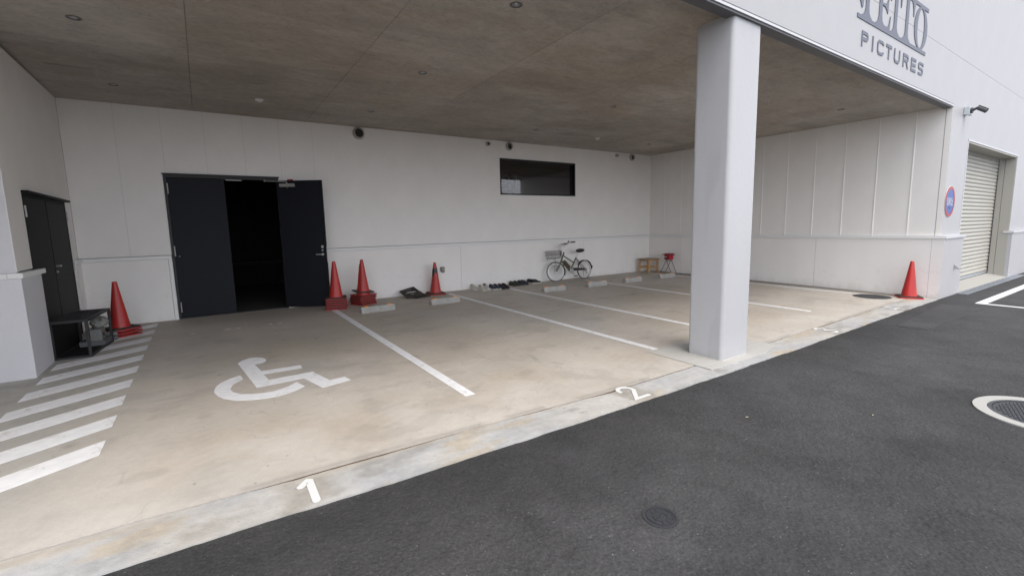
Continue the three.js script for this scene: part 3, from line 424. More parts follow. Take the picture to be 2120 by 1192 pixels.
// sign above the bays
{
  const o = thing('wall_sign', 'grey metal lettering TEITO PICTURES on the white front', 'sign');
  const z = 6.7965, d = 0.006, put = (name, shapes, zz = z, dd = d) => part(o, name, [].concat(shapes).map((s) => settle(ext(s, dd, { curveSegments: 24 }).translate(0, 0, zz))), M.letter);
  const yb = 3.995, y0 = 4.047, y1 = 4.638, yt = 4.69;
  put('bar', shapeOf([[6.445, yb], [7.2, yb], [8.0, yb], [8.978, yb], [8.978, y0], [8.0, y0], [7.2, y0], [6.445, y0]])); put('bar', shapeOf([[6.445, y1], [7.2, y1], [8.0, y1], [8.978, y1], [8.978, yt], [8.0, yt], [7.2, yt], [6.445, yt]]));
  const stem = (a, b, L, R, top = true) => {                                       // stem with bracketed foot (and head)
    const q = [[a - L, y0], [b + R, y0], [b + R, y0 + 0.012], [b + R * 0.55, y0 + 0.03], [b + R * 0.2, y0 + 0.06], [b, y0 + 0.115]];
    const t = top ? [[b, y1 - 0.115], [b + R * 0.2, y1 - 0.06], [b + R * 0.55, y1 - 0.03], [b + R, y1 - 0.012], [b + R, y1], [a - L, y1], [a - L, y1 - 0.012], [a - L * 0.55, y1 - 0.03], [a - L * 0.2, y1 - 0.06], [a, y1 - 0.115]] : [[b, y1], [a, y1]];
    return [...q, ...t, [a, y0 + 0.115], [a - L * 0.2, y0 + 0.06], [a - L * 0.55, y0 + 0.03], [a - L, y0 + 0.012]];
  };
  const T = (a, b, xl, yl, wl, xr, yr) => { // stem plus hanging arm serifs
    const arms = [];
    arms.push(shapeOf([[a - 0.10, y1 - 0.001], [xl - wl, y1 - 0.001], [xl - wl, y1 - 0.05], [xl - wl * 0.75, yl + 0.12], [xl - 0.012, yl], [xl + 0.012, yl + 0.03], [xl + 0.02, yl + 0.12], [xl + 0.06, y1 - 0.04]]));
    if (xr) arms.push(shapeOf([[b + 0.10, y1 - 0.001], [xr - 0.06, y1 - 0.04], [xr - 0.025, yr + 0.1], [xr - 0.012, yr + 0.01], [xr + 0.01, yr], [xr + 0.02, yr + 0.08], [xr + 0.045, y1 - 0.03], [xr + 0.06, y1 - 0.001]].reverse()));
    return [shapeOf(stem(a, b, 0.1, 0.1, false)), ...arms];
  };
  put('letter', T(6.682, 6.785, 6.585, 4.13, 0.15, 6.93, 4.44));
  put('letter', [shapeOf([...stem(7.11, 7.212, 0.09, 0.0).slice(0, 1), [7.50, y0], [7.515, y0 + 0.19], [7.497, y0 + 0.19], [7.47, y0 + 0.09], [7.44, y0 + 0.05], [7.38, y0 + 0.03], [7.29, y0 + 0.035], [7.235, y0 + 0.07], [7.212, y0 + 0.14],
    [7.212, 4.325], [7.30, 4.318], [7.36, 4.29], [7.392, 4.25], [7.410, 4.25], [7.415, 4.44], [7.396, 4.44], [7.36, 4.385], [7.30, 4.36], [7.212, 4.352], [7.212, y1 - 0.14], [7.235, y1 - 0.07], [7.29, y1 - 0.035], [7.38, y1 - 0.03], [7.44, y1 - 0.05], [7.47, y1 - 0.09], [7.495, y1 - 0.19], [7.512, y1 - 0.19], [7.50, y1], [7.02, y1], [7.02, y1 - 0.012], [7.06, y1 - 0.03], [7.09, y1 - 0.06], [7.11, y1 - 0.115], [7.11, y0 + 0.115], [7.09, y0 + 0.06], [7.06, y0 + 0.03], [7.02, y0 + 0.012]])]);
  put('letter', shapeOf(stem(7.641, 7.745, 0.1, 0.1)));
  put('letter', T(8.072, 8.175, 7.875, 4.436, 0.045, 8.37, 4.436));
  { const s = new THREE.Shape(); s.absellipse(8.70, (y0 + y1) / 2, 0.276, (y1 - y0) / 2 + 0.012, 0, Math.PI * 2, false); const h = new THREE.Path(); h.absellipse(8.697, (y0 + y1) / 2, 0.147, (y1 - y0) / 2 - 0.012, 0, Math.PI * 2, true); s.holes.push(h); put('letter', s, z + 0.0005, d - 0.001); }
  // second line
  const h0 = 3.675, h1 = 3.872, m0 = (h0 + h1) / 2, w = 0.042, q = w / 2, zz = 6.7965, dd = 0.005, L2 = (shapes) => put('letter', shapes, zz, dd);
  const R = (pts, ww = w) => ribbon(pts, ww);
  const bowl = (x, x1, lo) => [[x, h1 - q], [x1 - 0.05 - q, h1 - q], ...arcPts(x1 - q - 0.045, h1 - q - 0.035, 0.045, 90, 0, 5, 0.035), ...arcPts(x1 - q - 0.045, lo + q + 0.035, 0.045, 0, -90, 5, 0.035), [x, lo + q]];
  L2([R([[6.64, h0], [6.64, h1]], 0.034), R(bowl(6.657, 6.832, 3.753))]);
  L2([R([[6.985, h0], [6.985, h1]], 0.036)]);
  L2([R([[7.342, h1 - 0.055], [7.342, h1 - q - 0.02], [7.315, h1 - q], [7.19, h1 - q], [7.157, h1 - q - 0.03], [7.157, h0 + q + 0.03], [7.19, h0 + q], [7.315, h0 + q], [7.342, h0 + q + 0.02], [7.342, h0 + 0.055]], 0.036)]);
  L2([R([[7.447, h1 - q], [7.647, h1 - q]]), R([[7.547, h0], [7.547, h1 - w]], 0.036)]);
  L2([R([[7.763, h1], [7.763, h0 + q + 0.04], [7.80, h0 + q], [7.915, h0 + q], [7.95, h0 + q + 0.04], [7.95, h1]], 0.036)]);
  L2([R([[8.11, h0], [8.11, h1]], 0.034), R(bowl(8.127, 8.31, 3.757)), R([[8.235, 3.757], [8.30, h0]], 0.036)]);
  L2([R([[8.442, h0], [8.442, h1]], 0.036), R([[8.46, h1 - q], [8.628, h1 - q]]), R([[8.46, m0], [8.615, m0]]), R([[8.46, h0 + q], [8.628, h0 + q]])]);
  L2([R([[8.935, h1 - 0.05], [8.935, h1 - q - 0.005], [8.90, h1 - q], [8.78, h1 - q], [8.752, h1 - q - 0.02], [8.752, m0 + 0.02], [8.78, m0], [8.90, m0], [8.928, m0 - 0.02], [8.928, h0 + q + 0.02], [8.90, h0 + q], [8.745, h0 + q]], 0.036)]);
}

// ------------------------------------------------------------------ column
{
  const o = thing('square_column', 'white square column with rounded corners carrying the ceiling at the road edge', 'column');
  const x0 = 3.79, x1 = 4.300, z0 = 6.315, z1 = 6.756, r = 0.045;
  const s = new THREE.Shape([...arcPts(x1 - r, -z0 - r, r, 90, 0, 6), ...arcPts(x1 - r, -z1 + r, r, 0, -90, 6), ...arcPts(x0 + r, -z1 + r, r, 270, 180, 6), ...arcPts(x0 + r, -z0 - r, r, 180, 90, 6)].map((p) => new THREE.Vector2(...p)));
  const yb = fy(6.53) + 0.014;
  { const g = metreUV(ext(s, 3.51 - yb).rotateX(-Math.PI / 2).translate(0, yb, 0), 0.25), q = g.attributes.uv; for (let i = 0; i < q.count; i++) q.setY(i, q.getY(i) + 0.07); part(o, 'shaft', g, M.pillar); }
  part(o, 'base_joint', ext(s, 0.03).rotateX(-Math.PI / 2).scale(0.985, 1, 0.994).translate(0.06, yb - 0.031, 0.038), M.joint);
}

// ------------------------------------------------------------------ doors, window
{
  const o = thing('double_door', 'tall dark navy double door in the back wall, one leaf wide open', 'door');
  part(o, 'door_frame', [box(-1.271, -1.236, 0, 2.404, -0.1, 0.012), box(0.392, 0.427, 0, 2.404, -0.1, 0.012), box(-1.236, 0.392, 2.362, 2.404, -0.1, 0.012), box(-1.285, 0.44, 2.404, 2.425, -0.02, 0.045)], M.frame);
  part(o, 'threshold', box(-1.236, 0.392, -0.03, 0.006, -0.1, 0.008), std([0.12, 0.12, 0.12], 0.5, 0.5));
  const H2 = (lf, hx, s) => { for (const y of [0.2, 1.15, 2.18]) part(lf, 'hinge', cyl(0.009, 0.009, 0.17, hx, y, 0.018 * s), M.dullSteel); };
  const l1 = part(o, 'door_leaf', rbox(0.812, 2.335, 0.04, 0.004, -0.828, 1.189, -0.012), M.door, 'closed dark navy leaf');
  H2(l1, -1.226, 1); part(l1, 'flush_bolt', [cyl(0.011, 0.011, 0.008, -1.17, 1.06, 0.012, 12).rotateX(0)], M.dullSteel);
  // the open leaf: built hinged at its own origin, swung about the hinge
  const l2 = part(o, 'door_leaf', rbox(0.812, 2.335, 0.04, 0.004, 0.408, 1.189, 0), M.door, 'dark navy leaf swung wide open');
  l2.position.set(0.40, 0, 0.02); l2.rotation.y = -31.5 * Math.PI / 180;
  part(l2, 'handle', [cyl(0.022, 0.022, 0.012, 0, 0, 0).rotateX(Math.PI / 2).translate(0.745, 1.0, 0.026), rod(V(0.745, 1.0, 0.03), V(0.745, 1.0, 0.06), 0.009), rbox(0.12, 0.018, 0.014, 0.005, 0.692, 1.0, 0.062)], M.steel);
  part(l2, 'lock', [cyl(0.016, 0.016, 0.01, 0, 0, 0).rotateX(Math.PI / 2).translate(0.745, 1.075, 0.025), rbox(0.04, 0.05, 0.008, 0.003, 0.745, 1.14, 0.024)], M.steel);
  part(l2, 'edge_plate', box(0.8145, 0.8165, 0.85, 1.15, -0.012, 0.012), M.steel);
  part(l2, 'door_closer', [rbox(0.27, 0.06, 0.05, 0.008, 0.20, 2.27, 0.046), cyl(0.014, 0.014, 0.09, 0.20, 2.275, 0.05, 12)], M.dullSteel);
  part(l2, 'warning_tag', box(0.20, 0.29, 2.358, 2.38, -0.015, 0.018), std([0.3, 0.015, 0.015], 0.5));
  part(o, 'closer_arm', [rod(V(0.545, 2.335, 0.15), V(0.20, 2.345, 0.02), 0.007), rod(V(0.20, 2.33, 0.02), V(0.20, 2.365, 0.02), 0.010)], M.dullSteel); part(o, 'stay_arm', box(-0.40, -0.16, 2.338, 2.348, 0.015, 0.024), M.dullSteel);
}
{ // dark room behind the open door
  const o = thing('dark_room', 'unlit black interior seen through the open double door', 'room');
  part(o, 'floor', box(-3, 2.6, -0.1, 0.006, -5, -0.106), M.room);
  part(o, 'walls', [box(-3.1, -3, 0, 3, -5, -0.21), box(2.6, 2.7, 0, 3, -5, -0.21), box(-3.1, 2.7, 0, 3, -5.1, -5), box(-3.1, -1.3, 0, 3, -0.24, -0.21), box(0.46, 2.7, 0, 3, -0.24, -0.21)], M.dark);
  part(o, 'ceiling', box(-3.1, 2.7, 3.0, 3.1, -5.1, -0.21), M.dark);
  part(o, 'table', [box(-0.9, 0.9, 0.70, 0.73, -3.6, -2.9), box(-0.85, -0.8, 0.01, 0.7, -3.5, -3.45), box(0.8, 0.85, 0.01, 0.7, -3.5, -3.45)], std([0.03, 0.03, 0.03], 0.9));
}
{
  const o = thing('storage_door', 'matt black storage double door under a thin black hood by the bench', 'door'), x = -2.45;
  part(o, 'door_frame', [box(x - 0.05, x + 0.012, -0.03, 1.92, 0.362, 0.395), box(x - 0.05, x + 0.012, -0.03, 1.92, 2.262, 2.30), box(x - 0.05, x + 0.012, 1.885, 1.92, 0.395, 2.262)], M.doorDark);
  part(o, 'hood', box(x, x + 0.07, 1.921, 1.948, 0.33, 2.305), M.doorDark);
  const a = part(o, 'door_leaf', box(x - 0.03, x + 0.01, -0.01, 1.882, 0.40, 1.350), M.leafA), b = part(o, 'door_leaf', box(x - 0.03, x + 0.008, -0.01, 1.882, 1.374, 2.258), M.leafB);
  part(o, 'centre_gap', box(x - 0.04, x - 0.02, -0.01, 1.882, 1.35, 1.37), M.black);
  for (const y of [0.3, 1.0, 1.72]) { part(a, 'hinge', rbox(0.014, 0.13, 0.03, 0.004, x + 0.02, y, 0.385), M.dullSteel); part(b, 'hinge', rbox(0.014, 0.13, 0.03, 0.004, x + 0.02, y, 2.272), M.dullSteel); }
  part(a, 'handle', [cyl(0.011, 0.011, 0.05, 0, 0, 0, 10).rotateZ(Math.PI / 2).translate(x + 0.035, 1.055, 1.31), rbox(0.012, 0.02, 0.05, 0.004, x + 0.055, 1.055, 1.30)], M.silver); part(a, 'lock', cyl(0.014, 0.014, 0.016, 0, 0, 0, 14).rotateZ(Math.PI / 2).translate(x + 0.018, 0.98, 1.31), M.silver);
}
{
  const o = thing('window', 'long low black framed fixed window high in the white back wall', 'window'), [a, b, c, d] = [5.25, 7.628, 2.202, 3.062];
  part(o, 'window_frame', [box(a, b, d - 0.035, d, -0.16, 0.006), box(a, b, c, c + 0.035, -0.16, 0.006), box(a, a + 0.035, c + 0.035, d - 0.035, -0.16, 0.006), box(b - 0.035, b, c + 0.035, d - 0.035, -0.16, 0.006), box(b - 0.1, b - 0.085, c + 0.035, d - 0.035, -0.1, -0.04)], M.frame);
  part(o, 'pane', box(a + 0.036, b - 0.101, c + 0.036, d - 0.036, -0.072, -0.068), M.glass);
  part(o, 'sill', box(a - 0.01, b + 0.01, c - 0.018, c - 0.001, -0.02, 0.02), M.trim);
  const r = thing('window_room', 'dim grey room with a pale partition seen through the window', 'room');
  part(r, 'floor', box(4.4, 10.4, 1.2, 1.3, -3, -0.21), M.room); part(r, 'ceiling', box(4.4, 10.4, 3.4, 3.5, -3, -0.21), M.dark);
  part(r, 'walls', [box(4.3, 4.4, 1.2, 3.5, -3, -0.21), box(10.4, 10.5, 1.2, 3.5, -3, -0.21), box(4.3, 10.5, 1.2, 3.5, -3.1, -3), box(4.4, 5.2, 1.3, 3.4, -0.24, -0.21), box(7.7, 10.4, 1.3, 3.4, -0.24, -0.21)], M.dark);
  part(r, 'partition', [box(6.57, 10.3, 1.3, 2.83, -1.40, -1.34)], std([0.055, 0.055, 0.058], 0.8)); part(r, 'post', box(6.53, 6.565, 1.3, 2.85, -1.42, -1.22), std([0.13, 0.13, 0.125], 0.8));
  const s = thing('bookshelf', 'shelf with leaning books seen at one end of the window', 'shelf');
  part(s, 'board', [box(5.7, 6.42, 2.66, 2.685, -1.5, -1.2), box(5.7, 6.42, 2.40, 2.425, -1.5, -1.2), box(5.7, 6.42, 2.1, 2.125, -1.5, -1.2)], M.roomLight); part(s, 'upright', [box(6.42, 6.45, 1.3, 2.86, -1.5, -1.2), box(5.68, 5.70, 1.3, 2.86, -1.5, -1.2)], std([0.05, 0.05, 0.045], 0.7));
  [0.03, 0.04, 0.02, 0.03, 0.09].forEach((c2, i) => part(s, 'book', new THREE.BoxGeometry(0.03, 0.17, 0.14).rotateZ(i === 4 ? 0.5 : 0).translate(5.98 + i * 0.06 + (i === 4 ? 0.06 : 0), 2.775, -1.3), std([c2, c2, c2 * 0.95], 0.7))); part(s, 'book', [box(5.95, 6.35, 2.43, 2.46, -1.4, -1.22)], std([0.12, 0.12, 0.11], 0.7)); part(s, 'book', cyl(0.05, 0.05, 0.14, 6.36, 2.52, -1.3, 14), std([0.12, 0.12, 0.12], 0.5));
}
// vents and boxes on the back wall
{
  const hood = (x, y, r, label, grill) => {
    const o = thing('wall_vent', label, 'vent', [x, y, 0.001], 0);
    part(o, 'hood', [new THREE.LatheGeometry([[r * 0.98, 0], [r * 1.12, 0.004], [r * 1.12, 0.012], [r * 0.98, 0.02], [r * 0.93, 0.055], [r * 0.8, 0.07], [r * 0.78, 0.05], [r * 0.84, 0.01]].map((p) => new THREE.Vector2(...p)), 32).rotateX(Math.PI / 2)], std([0.42, 0.41, 0.385], 0.5));
    part(o, 'opening', cyl(r * 0.86, r * 0.86, 0.004, 0, 0, 0, 28).rotateX(Math.PI / 2).translate(0, 0, 0.008), std([0.06, 0.055, 0.05], 0.9));
    if (grill) for (let k = -4; k <= 4; k++) { const yy = k * r * 0.18, hw = Math.sqrt(Math.max(0.0001, r * r * 0.64 - yy * yy)); part(o, 'louvre', new THREE.BoxGeometry(hw * 2, 0.004, 0.02).rotateX(0.6).translate(0, yy, 0.045), std([0.1, 0.095, 0.085], 0.6)); }
  };
  hood(1.945, 3.335, 0.105, 'large round louvred vent high on the wall right of the open door', true);
  hood(4.925, 3.36, 0.045, 'small round pipe vent high on the wall just left of the window', false);
  hood(5.52, 3.345, 0.088, 'larger round vent high on the wall above the left end of the window', false);
  hood(9.17, 3.365, 0.042, 'small round pipe vent high on the wall toward the far corner', false);
  hood(9.80, 3.35, 0.085, 'larger round vent high on the wall, nearest the far corner', false);
  const o = thing('outlet_box', 'small grey weatherproof outlet box on the white wall above the taped cone', 'outlet', [3.622, 0.512, 0.031]);
  part(o, 'box', rbox(0.085, 0.115, 0.05, 0.008, 0, 0, 0.025), std([0.2, 0.19, 0.17], 0.5)); part(o, 'lid', rbox(0.07, 0.07, 0.016, 0.006, -0.002, 0.012, 0.056), std([0.26, 0.25, 0.23], 0.45)); part(o, 'cable_entry', cyl(0.014, 0.014, 0.02, 0.012, -0.066, 0.025, 12), M.rubber);
}

// ------------------------------------------------------------------ cones and weights
const coneProfile = [[0.128, 0.022], [0.126, 0.03], [0.112, 0.10], [0.034, 0.655], [0.031, 0.685], [0.024, 0.698], [0.012, 0.70], [0.008, 0.697], [0.02, 0.69], [0.028, 0.655], [0.1065, 0.10], [0.123, 0.022]];
const coneBody = new THREE.LatheGeometry(coneProfile.map((p) => new THREE.Vector2(...p)), 40);
const sq = (h, r) => { const k = 0.025, s = new THREE.Shape([...arcPts(h - k, h - k, k, 0, 90, 3), ...arcPts(-h + k, h - k, k, 90, 180, 3), ...arcPts(-h + k, -h + k, k, 180, 270, 3), ...arcPts(h - k, -h + k, k, 270, 360, 3)].map((p) => new THREE.Vector2(...p))); s.holes.push(circPath(0, 0, r)); return s; };
const coneBase = ext(sq(0.183, 0.122), 0.016, { bevelEnabled: true, bevelSize: 0.004, bevelThickness: 0.003, bevelSegments: 2, curveSegments: 14 }).rotateX(-Math.PI / 2).translate(0, 0.003, 0);
const weightGeo = ext(sq(0.172, 0.138), 0.012, { bevelEnabled: true, bevelSize: 0.004, bevelThickness: 0.003, bevelSegments: 2, curveSegments: 14 }).rotateX(-Math.PI / 2).translate(0, 0.003, 0);
let cone0;
function cone(x, z, up, turn, label, group, lit) {
  let o;
  if (!cone0 || lit) { o = thing('traffic_cone', label, 'traffic cone'); part(o, 'body', coneBody, lit ? M.coneLit : M.cone); part(o, 'base', coneBase, lit ? M.coneLit : M.coneBase); if (!lit) cone0 = o; }
  else { o = cone0.clone(); o.name = numbered('traffic_cone'); scene.add(o); o.userData = {}; }
  o.position.set(x, fy(z) + up, z); o.rotation.set(SL, turn, 0, 'XYZ'); return tag(o, label, 'traffic cone', group);
}
function weight(x, z, up, turn, label, group, tilt = [0, 0]) { const m = new THREE.Mesh(weightGeo, M.rubber); m.name = numbered('cone_weight'); m.castShadow = m.receiveShadow = true; scene.add(m); m.position.set(x, fy(z) + up, z); m.rotation.set(SL + tilt[0], turn, tilt[1], 'YXZ'); return tag(m, label, 'cone weight', group); }
{
  const ord = ['lowest', 'second from the floor', 'third from the floor', 'fourth from the floor', 'top'];
  for (let k = 0; k < 5; k++) {
    const j = (rnd() - 0.5) * 0.016, t = 0.23 + (rnd() - 0.5) * 0.12;
    cone(1.15 + j, 0.655 + j, k * 0.045, -0.23 + (t - 0.23), 'red traffic cone, ' + ord[k] + ' in the stack beside the open door leaf', 'cones stacked beside the open door leaf');
    weight(1.15 + j, 0.655 + j, k * 0.045 + 0.0235, -0.23 + (t - 0.23), 'dark rubber ring on the ' + ord[k] + ' cone beside the door leaf', 'rubber rings in the stack by the door leaf');
  }
  for (let k = 0; k < 5; k++) {
    const j = (rnd() - 0.5) * 0.03, t = 0.42 + (rnd() - 0.5) * 0.3;
    cone(1.70 + j, 0.47 + j * 0.5, k * 0.043, t, 'red traffic cone, ' + ord[k] + ' in the crooked stack behind the first wheel stop', 'cones in the crooked stack behind the wheel stop');
    if (k < 4) weight(1.70 + j, 0.47 + j * 0.5, k * 0.043 + 0.0235, t, 'dark rubber ring on the ' + ord[k] + ' cone of the crooked stack', 'rubber rings in the crooked stack');
  }
  weight(1.705, 0.47, 0.045 * 5 + 0.018, 0.05, 'black rubber ring lying loose and askew atop the crooked cone stack', null, [0.03, -0.06]);
  for (let k = 0; k < 3; k++) { cone(-1.935, 0.92, k * 0.045, 0.62 + (rnd() - 0.5) * 0.25, 'red traffic cone, ' + ['lowest', 'middle', 'top'][k] + ' of the three behind the metal bench', 'cones stacked behind the metal bench'); }
  weight(-1.935, 0.92, 0.09 + 0.0235, 0.6, 'dark rubber ring on the three cones behind the metal bench');
  const c4 = cone(3.355, 0.22, 0, -0.12, 'red traffic cone wrapped with black tape near its tip, against the back wall', null);
  part(c4, 'tape', new THREE.LatheGeometry([[0.0625, 0.47], [0.0485, 0.57], [0.047, 0.57], [0.061, 0.47]].map((p) => new THREE.Vector2(...p)), 30), M.tape); part(c4, 'tape', [new THREE.LatheGeometry([[0.0715, 0.405], [0.063, 0.468], [0.0615, 0.468], [0.07, 0.405]].map((p) => new THREE.Vector2(...p)), 10, 1.2, 1.1), new THREE.LatheGeometry([[0.0715, 0.405], [0.063, 0.468], [0.0615, 0.468], [0.07, 0.405]].map((p) => new THREE.Vector2(...p)), 10, -1.5, 0.9)], M.tape);
  weight(3.355, 0.22, 0.0235, -0.12, 'dark rubber ring around the foot of the taped cone');
  cone(10.325, 6.49, 0, 0.55, 'bright red traffic cone standing alone by the seamed side wall', null, true);
  weight(10.325, 6.49, 0.0235, 0.55, 'dark rubber ring around the foot of the lone cone');
  weight(2.93, 0.34, 0.004, 0.2, 'black rubber ring lying flat beside the taped cone', null, [0, 0.01]);
  weight(2.90, 0.33, 0.022, -0.1, 'black rubber ring second from the ground in the small pile by the taped cone');
  weight(2.80, 0.36, 0.052, -0.2, 'black rubber ring slumped across the flat ring beside the taped cone', null, [0.08, 0.12]);
  weight(2.765, 0.31, 0.075, 0.05, 'black rubber ring under the leaning one in the small pile by the taped cone', null, [0.2, 0.16]);
  weight(2.745, 0.28, 0.102, 0.12, 'black rubber ring leaning highest at the back of the small pile', null, [0.27, 0.19]);
}

// ------------------------------------------------------------------ wheel stops
{
  const prof = shapeOf([[-0.075, 0], [0.075, 0], [0.072, 0.012], [0.042, 0.094], [0.034, 0.10], [-0.034, 0.10], [-0.042, 0.094], [-0.072, 0.012]]);
  const g = metreUV(ext(prof, 0.60, { bevelEnabled: true, bevelSize: 0.004, bevelThickness: 0.006, bevelSegments: 1 }).rotateY(Math.PI / 2).translate(-0.30, 0.004, 0)); let first;
  const w = ['left wheel stop of the first bay, in front of the crooked cone stack', 'wheel stop in front of the taped cone', 'wheel stop in front of the bicycle front wheel', 'wheel stop to the right of the bicycle rear wheel', 'wheel stop in front of the wooden stool', 'wheel stop in front of the red folding stand'];
  [[1.68, 1.42], [3.005, 1.41], [5.655, 1.495], [6.955, 1.505], [8.19, 1.525], [9.50, 1.535]].forEach(([x, z], i) => {
    let o; if (!first) { o = first = thing('wheel_stop', '', 'wheel stop'); part(o, 'block', g, M.block); for (const s of [-1, 1]) part(o, 'reflector', rbox(0.075, 0.02, 0.06, 0.007, s * 0.215, 0.108, 0.012), M.amber); } else { o = first.clone(); o.name = numbered('wheel_stop'); scene.add(o); o.userData = {}; }
    o.position.set(x, fy(z), z); o.rotation.set(SL, [0.03, 0.03, 0, 0.02, 0.02, 0][i], 0, 'XYZ'); tag(o, 'grey concrete ' + w[i], 'wheel stop', 'concrete wheel stops along the bays');
  });
}

// ------------------------------------------------------------------ bicycle (local: rear hub over the origin, front towards -x)
{
  const o = floorThing('bicycle', 'small olive green bicycle with wire front basket leaning by the back wall', 'bicycle', 7.69, 0.28);
  const R = 0.25, wheelParts = (parent, hub, M4, name) => {
    const w = part(parent, name, [new THREE.TorusGeometry(R - 0.016, 0.0165, 10, 44)].map((g) => g.applyMatrix4(M4)), M.black); 
    part(w, 'whitewall', [-1, 1].map((s) => new THREE.TorusGeometry(R - 0.032, 0.0135, 8, 44).scale(1, 1, 0.35).translate(0, 0, s * 0.0125).applyMatrix4(M4)), M.white);
    part(w, 'rim', new THREE.TorusGeometry(R - 0.05, 0.008, 8, 44).applyMatrix4(M4), M.silver);
    const sp = []; for (let k = 0; k < 20; k++) { const a = k / 20 * Math.PI * 2 + 0.1, s = k % 2 ? 1 : -1; sp.push(rod(V(0.02 * Math.cos(a + 0.7), 0.02 * Math.sin(a + 0.7), 0.025 * s), V((R - 0.05) * Math.cos(a), (R - 0.05) * Math.sin(a), 0), 0.0011, 4)); } part(w, 'spokes', sp.map((g) => g.applyMatrix4(M4)), M.silver);
    part(w, 'hub', [cyl(0.018, 0.018, 0.09, 0, 0, 0, 12).rotateX(Math.PI / 2).applyMatrix4(M4)], M.silver); return w;
  };
  const rearM = new THREE.Matrix4().makeTranslation(0, R, 0);
  const head0 = V(-0.835, 0.45, 0), head1 = V(-0.715, 0.74, 0), axis = head1.clone().sub(head0).normalize();
  const ang = 0.34, Steer = new THREE.Matrix4().makeTranslation(head0.x, head0.y, head0.z).multiply(new THREE.Matrix4().makeRotationAxis(axis, -ang)).multiply(new THREE.Matrix4().makeTranslation(-head0.x, -head0.y, -head0.z));
  const st = (g) => g.applyMatrix4(Steer);
  wheelParts(o, null, rearM, 'rear_wheel');
  wheelParts(o, null, Steer.clone().multiply(new THREE.Matrix4().makeTranslation(-0.98, R, 0)), 'front_wheel');
  const bb = V(-0.50, 0.255, 0), sc = V(-0.285, 0.60, 0);
  part(o, 'bike_frame', [rod(head0, head1, 0.02, 12), rod(V(-0.745, 0.665, 0), V(-0.372, 0.455, 0), 0.0145, 10), rod(V(-0.80, 0.53, 0), bb, 0.024, 12), rod(bb, sc, 0.017, 12), ...[-1, 1].flatMap((s) => [rod(V(-0.49, 0.255, s * 0.025), V(0, R, s * 0.06), 0.009), rod(V(-0.30, 0.57, s * 0.02), V(0, R, s * 0.06), 0.008)]), cyl(0.026, 0.026, 0.07, 0, 0, 0, 16).rotateX(Math.PI / 2).translate(bb.x, bb.y, 0)], M.bikeGreen);
  part(o, 'battery', [new THREE.BoxGeometry(0.26, 0.07, 0.06).rotateZ(Math.atan2(-0.275, 0.30)).translate(-0.62, 0.425, 0)], M.brown);
  part(o, 'fork', [...[-1, 1].map((s) => tube([V(-0.85, 0.45, s * 0.035), V(-0.90, 0.36, s * 0.042), V(-0.98, R, s * 0.046)], 0.0105, 8)), rbox(0.05, 0.03, 0.09, 0.01, -0.843, 0.455, 0)].map(st), M.bikeGreen);
  part(o, 'stem', [rod(head1, V(-0.672, 0.90, 0), 0.013), rbox(0.05, 0.03, 0.045, 0.01, -0.668, 0.905, 0)].map(st), M.silver);
  const hb = [-1, 1].map((s) => tube([V(-0.68, 0.905, 0), V(-0.70, 0.915, s * 0.06), V(-0.66, 0.965, s * 0.14), V(-0.62, 0.985, s * 0.20), V(-0.52, 0.985, s * 0.25)], 0.011, 8));
  const bar = part(o, 'handlebar', hb.map(st), M.silver);
  part(bar, 'grip', [1].map((s) => st(rod(V(-0.60, 0.985, s * 0.215), V(-0.49, 0.984, s * 0.262), 0.0165, 10))), M.black); part(bar, 'grip', [-1].map((s) => st(rod(V(-0.60, 0.985, s * 0.215), V(-0.49, 0.984, s * 0.262), 0.0165, 10))), M.black);
  part(bar, 'brake_lever', [1, -1].map((s) => st(tube([V(-0.63, 0.985, s * 0.18), V(-0.67, 0.975, s * 0.22), V(-0.61, 0.965, s * 0.27)], 0.006, 6))), M.silver);
  part(bar, 'bell', st(new THREE.SphereGeometry(0.022, 12, 8).translate(-0.63, 1.005, 0.15)), M.black);
  part(o, 'cables', [1, -1].map((s) => st(tube([V(-0.65, 0.97, s * 0.16), V(-0.80, 0.93, s * 0.10), V(-0.84, 0.76, s * 0.03), V(-0.80, 0.62, s * 0.03)], 0.0035, 5))), M.black);
  // wire basket
  const bk = [], top = 0.795, bot = 0.60, x0 = -1.20, x1 = -0.82, hw = 0.14, ring = (y, k) => { const c = [[x0 + k, -hw + k], [x1 - k, -hw + k], [x1 - k, hw - k], [x0 + k, hw - k]]; return c.map((p, i) => rod(V(p[0], y, p[1]), V(c[(i + 1) % 4][0], y, c[(i + 1) % 4][1]), 0.0042, 6)); };
  [[top, 0], [top - 0.045, 0.008], [0.70, 0.016], [bot, 0.03]].forEach(([y, k]) => bk.push(...ring(y, k)));
  for (let i = 0; i <= 9; i++) { const x = x0 + (x1 - x0) * i / 9, xb = x0 + 0.03 + (x1 - x0 - 0.06) * i / 9; for (const s of [-1, 1]) bk.push(rod(V(x, top, s * hw), V(xb, bot, s * (hw - 0.03)), 0.0024, 5)); bk.push(rod(V(xb, bot, -hw + 0.03), V(xb, bot, hw - 0.03), 0.0024, 5)); }
  for (let i = 0; i <= 6; i++) { const zz = -hw + 2 * hw * i / 6, zb = (-hw + 0.03) + 2 * (hw - 0.03) * i / 6; for (const [xt, xb] of [[x0, x0 + 0.03], [x1, x1 - 0.03]]) bk.push(rod(V(xt, top, zz), V(xb, bot, zb), 0.0024, 5)); }
  part(o, 'basket', bk.map(st), std([0.17, 0.17, 0.17], 0.4, 0.6));
  part(o, 'basket_bracket', [rbox(0.02, 0.12, 0.06, 0.005, -0.80, 0.72, 0), rod(V(-0.98, 0.60, 0.05), V(-0.98, R, 0.055), 0.004), rod(V(-0.98, 0.60, -0.05), V(-0.98, R, -0.055), 0.004)].map(st), M.rodDark);
